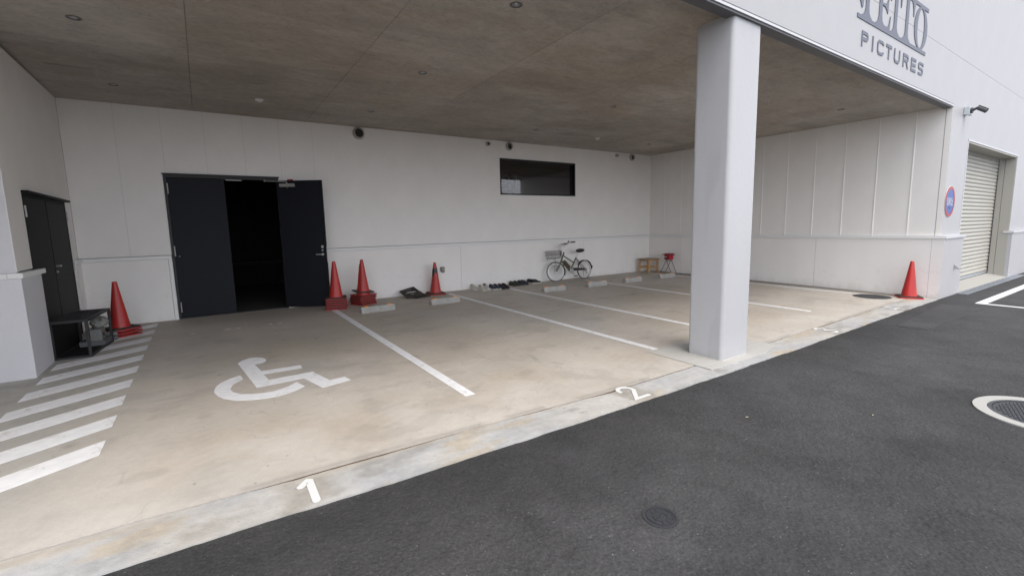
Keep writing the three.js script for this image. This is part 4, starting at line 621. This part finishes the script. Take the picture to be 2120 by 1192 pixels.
  part(o, 'headlamp', st(cyl(0.03, 0.022, 0.06, 0, 0, 0, 14).rotateZ(Math.PI / 2).translate(-1.165, 0.565, 0.03)), M.silver);
  // mudguards, saddle, drive
  const guard = (cx, a0, a1) => { const s = ribbon(arcPts(0, 0, R + 0.014, a0, a1, 18), 0.007); return ext(s, 0.042).translate(cx, R, -0.021); };
  part(o, 'front_mudguard', st(guard(-0.98, -22, 118)), M.black); const rg = part(o, 'rear_mudguard', guard(0, 0, 150), M.black);
  part(rg, 'reflector', rbox(0.018, 0.04, 0.035, 0.004, 0.285, 0.31, 0), std([0.15, 0.01, 0.01], 0.3));
  part(o, 'seat_post', [rod(sc, V(-0.20, 0.735, 0), 0.0125), cyl(0.022, 0.022, 0.03, sc.x, sc.y, 0, 12)], M.silver);
  const sad = new THREE.SphereGeometry(1, 20, 12), sp = sad.attributes.position; for (let i = 0; i < sp.count; i++) { const x = sp.getX(i), y = sp.getY(i), z = sp.getZ(i), w = 0.035 + 0.06 * smooth(-0.5, 0.7, x); sp.setXYZ(i, -0.165 + x * 0.145, 0.775 + y * (y > 0 ? 0.042 : 0.06) + 0.006 * x, z * w); } sad.computeVertexNormals(); part(o, 'saddle', sad, M.black);
  part(o, 'chain_guard', [ext(shapeOf([[-0.575, 0.27], [-0.54, 0.318], [-0.46, 0.33], [-0.05, 0.295], [0.0, 0.27], [-0.05, 0.262], [-0.45, 0.262]]), 0.008).translate(0, 0, 0.045)], M.black);
  part(o, 'crank_arm', rod(V(-0.50, 0.255, -0.065), V(-0.60, 0.39, -0.075), 0.009), M.dullSteel); part(o, 'crank', [rod(V(-0.50, 0.255, 0.065), V(-0.40, 0.12, 0.075), 0.009), cyl(0.07, 0.07, 0.006, 0, 0, 0, 24).rotateX(Math.PI / 2).translate(-0.5, 0.255, 0.062)], M.dullSteel); part(o, 'pedal', rbox(0.09, 0.02, 0.06, 0.006, -0.40, 0.115, 0.12), M.black); part(o, 'pedal', rbox(0.09, 0.02, 0.06, 0.006, -0.60, 0.395, -0.12), M.black);
  part(o, 'rear_gear', [cyl(0.05, 0.05, 0.03, 0, 0, 0, 18).rotateX(Math.PI / 2).translate(0, R, 0.045), rbox(0.03, 0.09, 0.02, 0.006, 0.02, 0.18, 0.06)], M.dullSteel);
  part(o, 'kickstand', [rod(V(0.01, R, -0.06), V(0.12, 0.004, -0.13), 0.007), rod(V(0.01, R, 0.06), V(0.12, 0.004, 0.13), 0.007), rod(V(0.12, 0.008, -0.13), V(0.12, 0.008, 0.13), 0.007)], M.dullSteel);
}

// ------------------------------------------------------------------ stool, red folding stand
{
  const o = floorThing('wooden_stool', 'low pale wooden stool with crossed rails in the far corner', 'stool', 10.185, 0.355, 0.02);
  part(o, 'seat', metreUV(rbox(0.46, 0.028, 0.44, 0.008, 0, 0.40, 0), 3), M.woodTop);
  for (const [x, z] of [[-1, -1], [-1, 1], [1, -1], [1, 1]]) part(o, 'leg', metreUV(rbox(0.05, 0.386, 0.05, 0.006, x * 0.185, 0.193, z * 0.178), 3), M.wood);
  for (const z of [-1, 1]) part(o, 'rail', metreUV(box(-0.16, 0.16, 0.14, 0.185, z * 0.178 - 0.011, z * 0.178 + 0.011), 3), M.wood);
  for (const x of [-1, 1]) part(o, 'rail', metreUV(box(x * 0.185 - 0.011, x * 0.185 + 0.011, 0.14, 0.185, -0.153, 0.153), 3), M.wood);
  for (const z of [-1, 1]) part(o, 'apron', metreUV(box(-0.16, 0.16, 0.345, 0.385, z * 0.178 - 0.01, z * 0.178 + 0.01), 3), M.wood);
  const b = floorThing('folding_stand', 'thin dark folding metal stand carrying the red cooler bag', 'stand', 10.43, 0.88);
  for (const x of [-0.11, 0.11]) { part(b, 'leg', rod(V(x, 0, -0.19), V(x, 0.55, 0.09), 0.0065, 8), M.rodDark); part(b, 'leg', rod(V(x + 0.014, 0, 0.19), V(x + 0.014, 0.55, -0.09), 0.0065, 8), M.rodDark); }
  part(b, 'crossbar', [rod(V(-0.11, 0.365, 0), V(0.124, 0.365, 0), 0.005), rod(V(-0.11, 0.55, 0.09), V(0.11, 0.55, 0.09), 0.006), rod(V(-0.11, 0.55, -0.09), V(0.124, 0.55, -0.09), 0.006)], M.rodDark);
  part(b, 'side_loop', [tube([V(-0.11, 0.53, 0.10), V(-0.10, 0.545, 0.145), V(0, 0.55, 0.15), V(0.10, 0.545, 0.145), V(0.11, 0.53, 0.1)], 0.006), tube([V(-0.11, 0.53, -0.10), V(-0.10, 0.545, -0.145), V(0, 0.55, -0.15), V(0.10, 0.545, -0.145), V(0.11, 0.53, -0.1)], 0.006)], M.rodDark);
  const c = floorThing('cooler_bag', 'red fabric cooler bag with a small white label on the folding stand', 'bag', 10.435, 0.88);
  part(c, 'body', rbox(0.20, 0.16, 0.165, 0.012, 0, 0.478, 0, 3), M.red); part(c, 'lid', rbox(0.205, 0.018, 0.172, 0.006, 0, 0.563, 0), M.redDark);
  part(c, 'pocket', rbox(0.012, 0.10, 0.12, 0.005, -0.102, 0.455, -0.012), M.redDark); part(c, 'label', [box(-0.1105, -0.1085, 0.468, 0.484, -0.06, 0.015)], M.white); part(c, 'strap', tube([V(-0.106, 0.55, -0.05), V(-0.114, 0.52, 0.02), V(-0.112, 0.44, 0.06), V(-0.106, 0.405, 0.066)], 0.004, 6), M.redDark);
}

// ------------------------------------------------------------------ shoes
{
  function shoe(x, z, turn, L, kind, label, group) {
    const o = floorThing('shoe', label, 'shoe', x, z, turn, group), w = 0.098 * L / 0.28;
    const half = (t) => w / 2 * (t < 0.12 ? Math.sqrt(Math.max(0, t / 0.12)) * 0.82 : t < 0.45 ? 0.82 - 0.06 * Math.sin((t - 0.12) / 0.33 * Math.PI) : t < 0.72 ? 0.82 + 0.18 * smooth(0.45, 0.72, t) : Math.sqrt(Math.max(0, 1 - Math.pow((t - 0.72) / 0.29, 2))));
    const out = []; for (let i = 0; i <= 20; i++) out.push([half(i / 20) + 0.001, -L / 2 + L * i / 20]); for (let i = 20; i >= 0; i--) out.push([-half(i / 20) - 0.001, -L / 2 + L * i / 20]);
    part(o, 'sole', ext(shapeOf(out), 0.022, { bevelEnabled: true, bevelSize: 0.003, bevelThickness: 0.003, bevelSegments: 1 }).rotateX(Math.PI / 2).translate(0, 0.025, 0), kind.sole);
    const rows = 18, cols = 12, pos = [], idx = [], hgt = (t) => kind.low * (t < 0.42 ? 0.092 - 0.012 * Math.sin(t / 0.42 * Math.PI) : 0.092 - 0.05 * smooth(0.42, 0.82, t)) * (t > 0.86 ? Math.sqrt(Math.max(0, 1 - Math.pow((t - 0.86) / 0.145, 2))) : 1) * (t < 0.05 ? 0.55 + 9 * t : 1);
    for (let i = 0; i <= rows; i++) for (let j = 0; j <= cols; j++) { const t = i / rows, a = Math.PI * j / cols, e = 0.7; const cx = Math.sign(Math.cos(a)) * Math.pow(Math.abs(Math.cos(a)), e), sy = Math.pow(Math.sin(a), e); pos.push(half(t) * 0.97 * cx * (1 - 0.28 * sy), 0.024 + Math.max(0.001, hgt(t)) * sy, -L / 2 + L * (0.01 + 0.98 * t)); }
    for (let i = 0; i < rows; i++) for (let j = 0; j < cols; j++) { const a = i * (cols + 1) + j, b = a + 1, c = a + cols + 1, d = c + 1; idx.push(a, b, c, b, d, c); }
    const g = new THREE.BufferGeometry(); g.setAttribute('position', new THREE.Float32BufferAttribute(pos, 3)); g.setIndex(idx); g.computeVertexNormals(); part(o, 'upper', g, kind.upper);
    part(o, 'opening', new THREE.SphereGeometry(1, 14, 8).scale(w * 0.27, 0.012, L * 0.17).rotateX(0.05).translate(0, 0.024 + 0.086 * kind.low, -L * 0.27), kind.inner);
    if (kind.lace) for (let k = 0; k < 4; k++) { const zz = -L * 0.02 + k * L * 0.06; part(o, 'lace', rod(V(-w * 0.2, 0.024 + kind.low * (0.09 - k * 0.011), zz), V(w * 0.2, 0.026 + kind.low * (0.09 - k * 0.011), zz + 0.005), 0.004, 5), kind.lace); }
    return o;
  }
  const K = (u, s, i, low = 1, lace) => ({ upper: std(u, 0.75), sole: std(s, 0.7), inner: std(i, 0.9), low, lace: lace && std(lace, 0.8) });
  const cream = K([0.5, 0.47, 0.42], [0.55, 0.53, 0.48], [0.2, 0.18, 0.15], 1.0, [0.65, 0.64, 0.6]), grey = K([0.55, 0.53, 0.5], [0.5, 0.48, 0.45], [0.2, 0.18, 0.16], 1, [0.4, 0.39, 0.37]), navy = K([0.035, 0.042, 0.07], [0.55, 0.53, 0.48], [0.05, 0.04, 0.035], 1, [0.2, 0.2, 0.22]), burg = K([0.02, 0.018, 0.02], [0.02, 0.02, 0.02], [0.13, 0.02, 0.035], 0.95), brown = K([0.1, 0.06, 0.04], [0.05, 0.04, 0.03], [0.03, 0.02, 0.02], 1), olive = K([0.03, 0.032, 0.022], [0.03, 0.03, 0.026], [0.25, 0.24, 0.21], 0.9), navy2 = K([0.028, 0.03, 0.05], [0.06, 0.05, 0.05], [0.16, 0.16, 0.18], 0.95), black = K([0.014, 0.014, 0.016], [0.5, 0.48, 0.43], [0.02, 0.02, 0.02], 0.95);
  const gA = 'row of shoes set against the back wall';
  shoe(4.345, 0.17, 0.12, 0.27, cream, 'cream trainer farthest left in the row, tucked back against the wall', gA);
  shoe(4.42, 0.42, 0.08, 0.28, cream, 'cream laced trainer, front left of the row of shoes', gA);
  shoe(4.535, 0.42, 0.16, 0.28, grey, 'pale grey trainer beside the cream one in the row', gA);
  shoe(4.62, 0.26, 0.05, 0.27, brown, 'brown shoe standing behind the pale trainers', gA);
  shoe(4.70, 0.43, 0.12, 0.28, navy, 'navy sneaker with white sole, next to the pale grey trainer', gA);
  shoe(4.812, 0.44, 0.1, 0.28, navy, 'navy sneaker with white sole, next to the black burgundy-lined shoe', gA);
  shoe(4.925, 0.45, 0.06, 0.28, burg, 'black shoe with burgundy lining, left one of its pair', gA);
  shoe(5.035, 0.45, 0.1, 0.28, burg, 'black shoe with burgundy lining, right one of its pair', gA);
  shoe(5.42, 0.19, 0.1, 0.26, olive, 'dark olive slip-on, left one of its pair by the wall', gA);
  shoe(5.53, 0.19, 0.0, 0.26, olive, 'dark olive slip-on, right one of its pair by the wall', gA);
  shoe(5.66, 0.2, 0.1, 0.26, navy2, 'dark navy slip-on next to the olive pair', gA);
  shoe(5.765, 0.2, 0.25, 0.26, navy2, 'dark navy slip-on, last before the gap in the row', gA);
  shoe(6.05, 0.12, 1.25, 0.26, black, 'black sneaker with pale sole lying sideways, nearer the wall', gA);
  shoe(6.10, 0.235, 1.3, 0.27, black, 'black sneaker with pale sole lying sideways, nearer the bays', gA);
}

// ------------------------------------------------------------------ metal bench and what stands under it
{
  const o = floorThing('metal_bench', 'black metal bench with a mesh top in front of the storage door', 'bench', -2.199, 1.72, -0.116), hx = 0.165, hz = 0.425, h = 0.466, b = 0.03;
  for (const [x, z] of [[-1, -1], [-1, 1], [1, -1], [1, 1]]) part(o, 'leg', rbox(b, h - b, b, 0.004, x * hx, (h - b) / 2, z * hz), M.bench);
  part(o, 'top_frame', [-1, 1].flatMap((s) => [box(s * hx - b / 2, s * hx + b / 2, h - b + 0.001, h, -hz - b / 2, hz + b / 2), box(-hx + b / 2 + 0.001, hx - b / 2 - 0.001, h - b + 0.001, h - 0.001, s * hz - b / 2, s * hz + b / 2)]), M.bench);
  part(o, 'foot_rail', [-1, 1].flatMap((s) => [box(s * hx - 0.014, s * hx + 0.014, 0.0, 0.026, -hz + b / 2, hz - b / 2), box(-hx + b / 2, hx - b / 2, 0.0, 0.026, s * hz - 0.014, s * hz + 0.014)]), M.bench);
  part(o, 'base_plate', box(-hx - 0.05, hx - 0.016, 0.012, 0.018, -hz + 0.016, hz - 0.016), M.doorDark); part(o, 'back_panel', box(-hx - 0.012, -hx - 0.006, 0.03, h - 0.04, -hz, hz), M.doorDark);
  const g = []; for (let i = -9; i <= 9; i++) for (const q of [-1, 1]) { const zc = i * 0.084, p0 = V(-hx + 0.016, h - 0.012, zc - q * 0.1), p1 = V(hx - 0.016, h - 0.012, zc + q * 0.1), c0 = Math.max(-hz + 0.014, Math.min(p0.z, p1.z)), c1 = Math.min(hz - 0.014, Math.max(p0.z, p1.z)); if (c1 - c0 < 0.03) continue; const at = (z) => V(p0.x + (p1.x - p0.x) * (z - p0.z) / (p1.z - p0.z), p0.y + (q > 0 ? 0.003 : 0), z); g.push(rod(at(c0), at(c1), 0.005, 5)); }
  part(o, 'mesh_top', g, M.bench);
  const t = floorThing('storage_tray', 'shallow grey plastic tray standing under the metal bench', 'tray', -2.13, 1.46, -0.1); t.position.y += 0.019;
  part(t, 'bottom', box(-0.13, 0.13, 0.004, 0.012, -0.16, 0.16), M.tray); part(t, 'side', [box(-0.13, -0.122, 0.012, 0.07, -0.16, 0.16), box(0.122, 0.13, 0.012, 0.07, -0.16, 0.16), box(-0.122, 0.122, 0.012, 0.07, -0.16, -0.152), box(-0.122, 0.122, 0.012, 0.07, 0.152, 0.16)], M.tray);
  const m = floorThing('equipment_case', 'boxy grey case standing in the tray under the bench', 'case', -2.125, 1.48, -0.06); m.position.y += 0.022;
  part(m, 'body', rbox(0.17, 0.20, 0.22, 0.02, 0, 0.115, 0, 3), M.machine); part(m, 'clasp', rbox(0.02, 0.05, 0.03, 0.004, 0.088, 0.13, 0.04), M.rubber); part(m, 'handle', tube([V(0, 0.21, -0.06), V(0, 0.25, -0.05), V(0, 0.25, 0.05), V(0, 0.21, 0.06)], 0.009), M.rubber);
  const bg = new THREE.IcosahedronGeometry(1, 4), bp = bg.attributes.position; for (let i = 0; i < bp.count; i++) { const x = bp.getX(i), y = bp.getY(i), z = bp.getZ(i), r = 0.72 + 0.55 * fbm(x * 2.2 + 5, y * 2.2 + z * 2.7, 401, 3); bp.setXYZ(i, x * 0.10 * r, y * 0.075 * r, z * 0.14 * r); } bg.computeVertexNormals();
  const k = floorThing('plastic_bag', 'crumpled pale bag lying on the grey case under the bench', 'bag', -2.09, 1.36); part(k, 'body', bg.translate(0, 0.30, 0), M.bag); part(k, 'tie', tube([V(0.03, 0.34, 0.08), V(0.06, 0.37, 0.12), V(0.05, 0.33, 0.16)], 0.008), M.bag);
  const f = floorThing('folded_cloth', 'folded grey cloth bundle beside the case under the bench', 'cloth', -2.02, 1.19, 0.2); part(f, 'fold', [rbox(0.16, 0.05, 0.14, 0.02, 0, 0.03, 0, 3)], M.tray); part(f, 'fold', rbox(0.15, 0.06, 0.13, 0.025, 0.005, 0.085, -0.005, 3), M.machine);
}

// ------------------------------------------------------------------ sign, security camera, bracket on the pier
{
  const o = thing('no_parking_sign', 'round red rimmed blue no parking sign on the white pier', 'sign', [10.932, 1.713, 6.795]);
  part(o, 'disc', cyl(0.285, 0.285, 0.006, 0, 0, 0, 48).rotateX(Math.PI / 2).translate(0, 0, 0.004), M.white);
  part(o, 'blue_field', cyl(0.225, 0.225, 0.004, 0, 0, 0, 48).rotateX(Math.PI / 2).translate(0, 0, 0.0085), std([0.028, 0.095, 0.33], 0.45));
  const ring = new THREE.Shape(); ring.absarc(0, 0, 0.28, 0, Math.PI * 2, false); ring.holes.push(circPath(0, 0, 0.226)); part(o, 'red_ring', ext(ring, 0.005, { curveSegments: 40 }).translate(0, 0, 0.0075), std([0.36, 0.035, 0.04], 0.45));
  // white characters as strokes in a 0..1 box
  const G = [
    [[[0, 0.95], [0.42, 0.95]], [[0.05, 1], [0.05, 0.45]], [[0.22, 0.95], [0.22, 0.45]], [[0.05, 0.7], [0.4, 0.7]], [[0.05, 0.47], [0.42, 0.47]], [[0.42, 0.47], [0.42, 0]], [[0, 0.25], [0.06, 0.08]], [[0.14, 0.28], [0.17, 0.1]], [[0.26, 0.28], [0.29, 0.12]], [[0.55, 0.85], [1, 0.85]], [[0.77, 1], [0.77, 0.05]], [[0.58, 0.45], [0.97, 0.45]], [[0.5, 0.05], [1, 0.05]]],
    [[[0.05, 0.9], [0.95, 0.9]], [[0.5, 1], [0.5, 0]], [[0.15, 0.75], [0.85, 0.75]], [[0.15, 0.55], [0.85, 0.55]], [[0.15, 0.35], [0.85, 0.35]], [[0.15, 0.75], [0.15, 0.35]], [[0.85, 0.75], [0.85, 0.35]], [[0, 0.18], [1, 0.18]]],
    [[[0, 0.85], [0.45, 0.85]], [[0.22, 1], [0.22, 0.55]], [[0.22, 0.8], [0, 0.6]], [[0.55, 0.85], [1, 0.85]], [[0.77, 1], [0.77, 0.55]], [[0.77, 0.8], [1, 0.6]], [[0.2, 0.47], [0.8, 0.47]], [[0.03, 0.3], [0.97, 0.3]], [[0.5, 0.3], [0.5, 0]], [[0.28, 0.2], [0.12, 0.03]], [[0.72, 0.2], [0.88, 0.03]]],
    [[[0.5, 1], [0.5, 0.05]], [[0.5, 0.55], [0.9, 0.55]], [[0.18, 0.65], [0.18, 0.05]], [[0, 0.05], [1, 0.05]]]];
  const bars = []; G.forEach((g, i) => g.forEach(([a, b], q) => { const X = (p) => -0.17 + i * 0.088 + p[0] * 0.075, Y = (p) => -0.075 + p[1] * 0.15, zz = 0.0125 + q * 0.0001; bars.push(ext(ribbon([[X(a), Y(a)], [X(b), Y(b)]], 0.0105), 0.001).translate(0, 0, zz)); }));
  part(o, 'characters', bars, std([0.6, 0.6, 0.62], 0.5)); part(o, 'small_print', [box(-0.06, -0.02, -0.125, -0.10, 0.0108, 0.0115), box(-0.01, 0.04, -0.13, -0.105, 0.0108, 0.0115)], M.black);
  part(o, 'rivet', [cyl(0.008, 0.008, 0.004, 0, 0, 0, 10).rotateX(Math.PI / 2).translate(0, -0.245, 0.014)], M.steel);
}
{
  const y = 3.38 + lift(11.25, 3.38, 6.8), o = thing('security_camera', 'dark grey bullet camera on a pale square box by the shutter', 'security camera', [11.25, y + 0.055, 6.795]);
  part(o, 'mount_box', [rbox(0.14, 0.14, 0.082, 0.006, 0.07, 0, 0.042), box(0.0, 0.14, -0.082, -0.071, 0.05, 0.1)], M.boxGrey);
  part(o, 'flange', [cyl(0.05, 0.055, 0.03, 0, 0, 0, 24).rotateX(Math.PI / 2).translate(0.07, 0.0, 0.099)], M.camDark); part(o, 'knuckle', [rod(V(0.07, 0.0, 0.11), V(0.07, 0.025, 0.155), 0.022, 12), new THREE.SphereGeometry(0.022, 14, 10).translate(0.07, 0.025, 0.16)], M.camDark);
  const a = V(0.07, 0.035, 0.17), b = V(0.06, -0.045, 0.285); part(o, 'camera_body', [rod(a, b, 0.036, 20), rod(b, b.clone().add(b.clone().sub(a).normalize().multiplyScalar(0.018)), 0.037, 20)], M.camDark); part(o, 'sunshade', new THREE.CylinderGeometry(0.042, 0.042, 0.17, 20, 1, true, Math.PI * 0.0, Math.PI).rotateZ(0).applyQuaternion(new THREE.Quaternion().setFromUnitVectors(V(0, 1, 0), b.clone().sub(a).normalize())).translate(0.065, 0.0, 0.23), new THREE.MeshStandardMaterial({ color: M.camDark.color, roughness: 0.4, side: THREE.DoubleSide }));
  const k = thing('hook_bracket', 'small triangular steel bracket on the low white pier beside the shutter', 'bracket', [11.35, 0.455, 6.861]);
  part(k, 'plate', rbox(0.05, 0.12, 0.004, 0.001, 0, 0, 0.002), M.dullSteel); part(k, 'arm', ext(shapeOf([[0.004, 0.055], [0.09, -0.03], [0.09, -0.042], [0.05, -0.035], [0.004, -0.03]]), 0.03).rotateY(-Math.PI / 2).translate(0.015, 0, 0), M.dullSteel);
}

// ------------------------------------------------------------------ covers in the ground, litter
{
  const disc = (r0, r1, y0, y1, n = 48) => { const s = new THREE.Shape(); s.absarc(0, 0, r1, 0, Math.PI * 2, false); if (r0) s.holes.push(circPath(0, 0, r0)); return ext(s, y1 - y0, { curveSegments: n }).rotateX(-Math.PI / 2).translate(0, y0, 0); };
  const a = floorThing('manhole_cover', 'dark iron manhole cover in a wide white concrete ring on the asphalt', 'manhole cover', 4.51, 9.04, 0.3);
  part(a, 'concrete_ring', disc(0.345, 0.43, -0.015, -0.002), new THREE.MeshStandardMaterial({ color: new THREE.Color().setRGB(0.40, 0.395, 0.375), roughness: 0.85, bumpMap: floorBump, bumpScale: 0.002 })); part(a, 'iron_rim', disc(0.318, 0.340, -0.02, -0.004), M.castPlain); part(a, 'lid', disc(0, 0.312, -0.02, -0.009), M.cast);
  const st = []; for (let x = -0.28; x <= 0.28; x += 0.035) for (let z = -0.28; z <= 0.28; z += 0.024) if (Math.hypot(x, z) < 0.285) st.push(box(x - 0.012, x + 0.012, -0.009, -0.004, z - 0.008, z + 0.008)); part(a, 'studs', st, M.castPlain);
  part(a, 'lift_slot', [box(-0.03, 0.03, -0.0045, -0.0035, 0.20, 0.225)], M.black);
  const b = floorThing('valve_cover', 'small round iron valve cover sunk in the asphalt near the viewer', 'valve cover', 1.066, 8.122, 0.4);
  part(b, 'rim', disc(0.078, 0.094, -0.02, -0.008), M.castPlain); part(b, 'lid', disc(0, 0.077, -0.02, -0.011), M.cast); part(b, 'ring', [disc(0.066, 0.072, -0.011, -0.0075), disc(0.034, 0.039, -0.011, -0.0075)], M.castPlain);
  const sp = []; for (let k = 0; k < 10; k++) if (k !== 3) sp.push(box(0.041, 0.064, -0.011, -0.008, -0.006, 0.006).rotateY(k * Math.PI / 5)); part(b, 'rib', sp, M.castPlain); part(b, 'emblem', [box(-0.02, 0.018, -0.011, -0.008, -0.015, -0.010), box(-0.016, 0.02, -0.011, -0.008, 0.0, 0.005), box(-0.004, 0.001, -0.011, -0.0082, -0.0095, -0.0005), box(-0.012, 0.014, -0.011, -0.008, 0.012, 0.017)], M.castPlain);
  const c = floorThing('floor_cover', 'flat dark round manhole cover in the slab before the lone cone', 'manhole cover', 9.945, 6.03);
  part(c, 'rim', disc(0.285, 0.305, -0.01, 0.005), M.castPlain); part(c, 'lid', disc(0, 0.28, -0.01, 0.003), M.cast); const s2 = []; for (let x = -0.25; x <= 0.25; x += 0.05) for (let z = -0.25; z <= 0.25; z += 0.05) if (Math.hypot(x, z) < 0.255) s2.push(box(x - 0.014, x + 0.014, 0.003, 0.006, z - 0.014, z + 0.014)); part(c, 'studs', s2, M.castPlain);
  const w = ['farthest left, nearest the hatched walkway', 'larger, second from the left', 'third from the left', 'fourth from the left, before the open leaf', 'rightmost, nearest the stacked cones'];
  [[-1.063, 1.465, 0.03], [-0.627, 1.448, 0.05], [-0.491, 1.451, 0.035], [-0.047, 1.439, 0.03], [0.096, 1.432, 0.032]].forEach(([x, z, s], i) => mark('paint_remnant', flat(shapeOf([[-s, -0.012], [s * 0.4, -0.02], [s, 0.004], [s * 0.2, 0.018], [-s * 0.8, 0.012]]), 0.0015, 0.0015), 'white paint remnant on the floor, ' + w[i], 'paint mark', x, z, 'white paint remnants before the double door'));
  for (const [x, z, l] of [[2.64, 7.694, 'tiny pale leaf on the asphalt nearer the kerb'], [3.471, 8.245, 'tiny pale leaf on the asphalt farther out toward the big manhole']]) { const g = new THREE.SphereGeometry(1, 8, 5).scale(0.016, 0.003, 0.007); const o = solo('fallen_leaf', g, std([0.3, 0.29, 0.2], 0.8), l, 'leaf'); o.position.set(x, fy(z) - 0.008, z); o.rotation.y = x; }
}

// ------------------------------------------------------------------ render
const renderer = new THREE.WebGLRenderer({ antialias: true });
renderer.setSize(1024, 575);
renderer.toneMapping = THREE.LinearToneMapping;
renderer.toneMappingExposure = EXPOSURE;
renderer.shadowMap.enabled = true; renderer.shadowMap.type = THREE.PCFSoftShadowMap;
renderer.render(scene, camera);
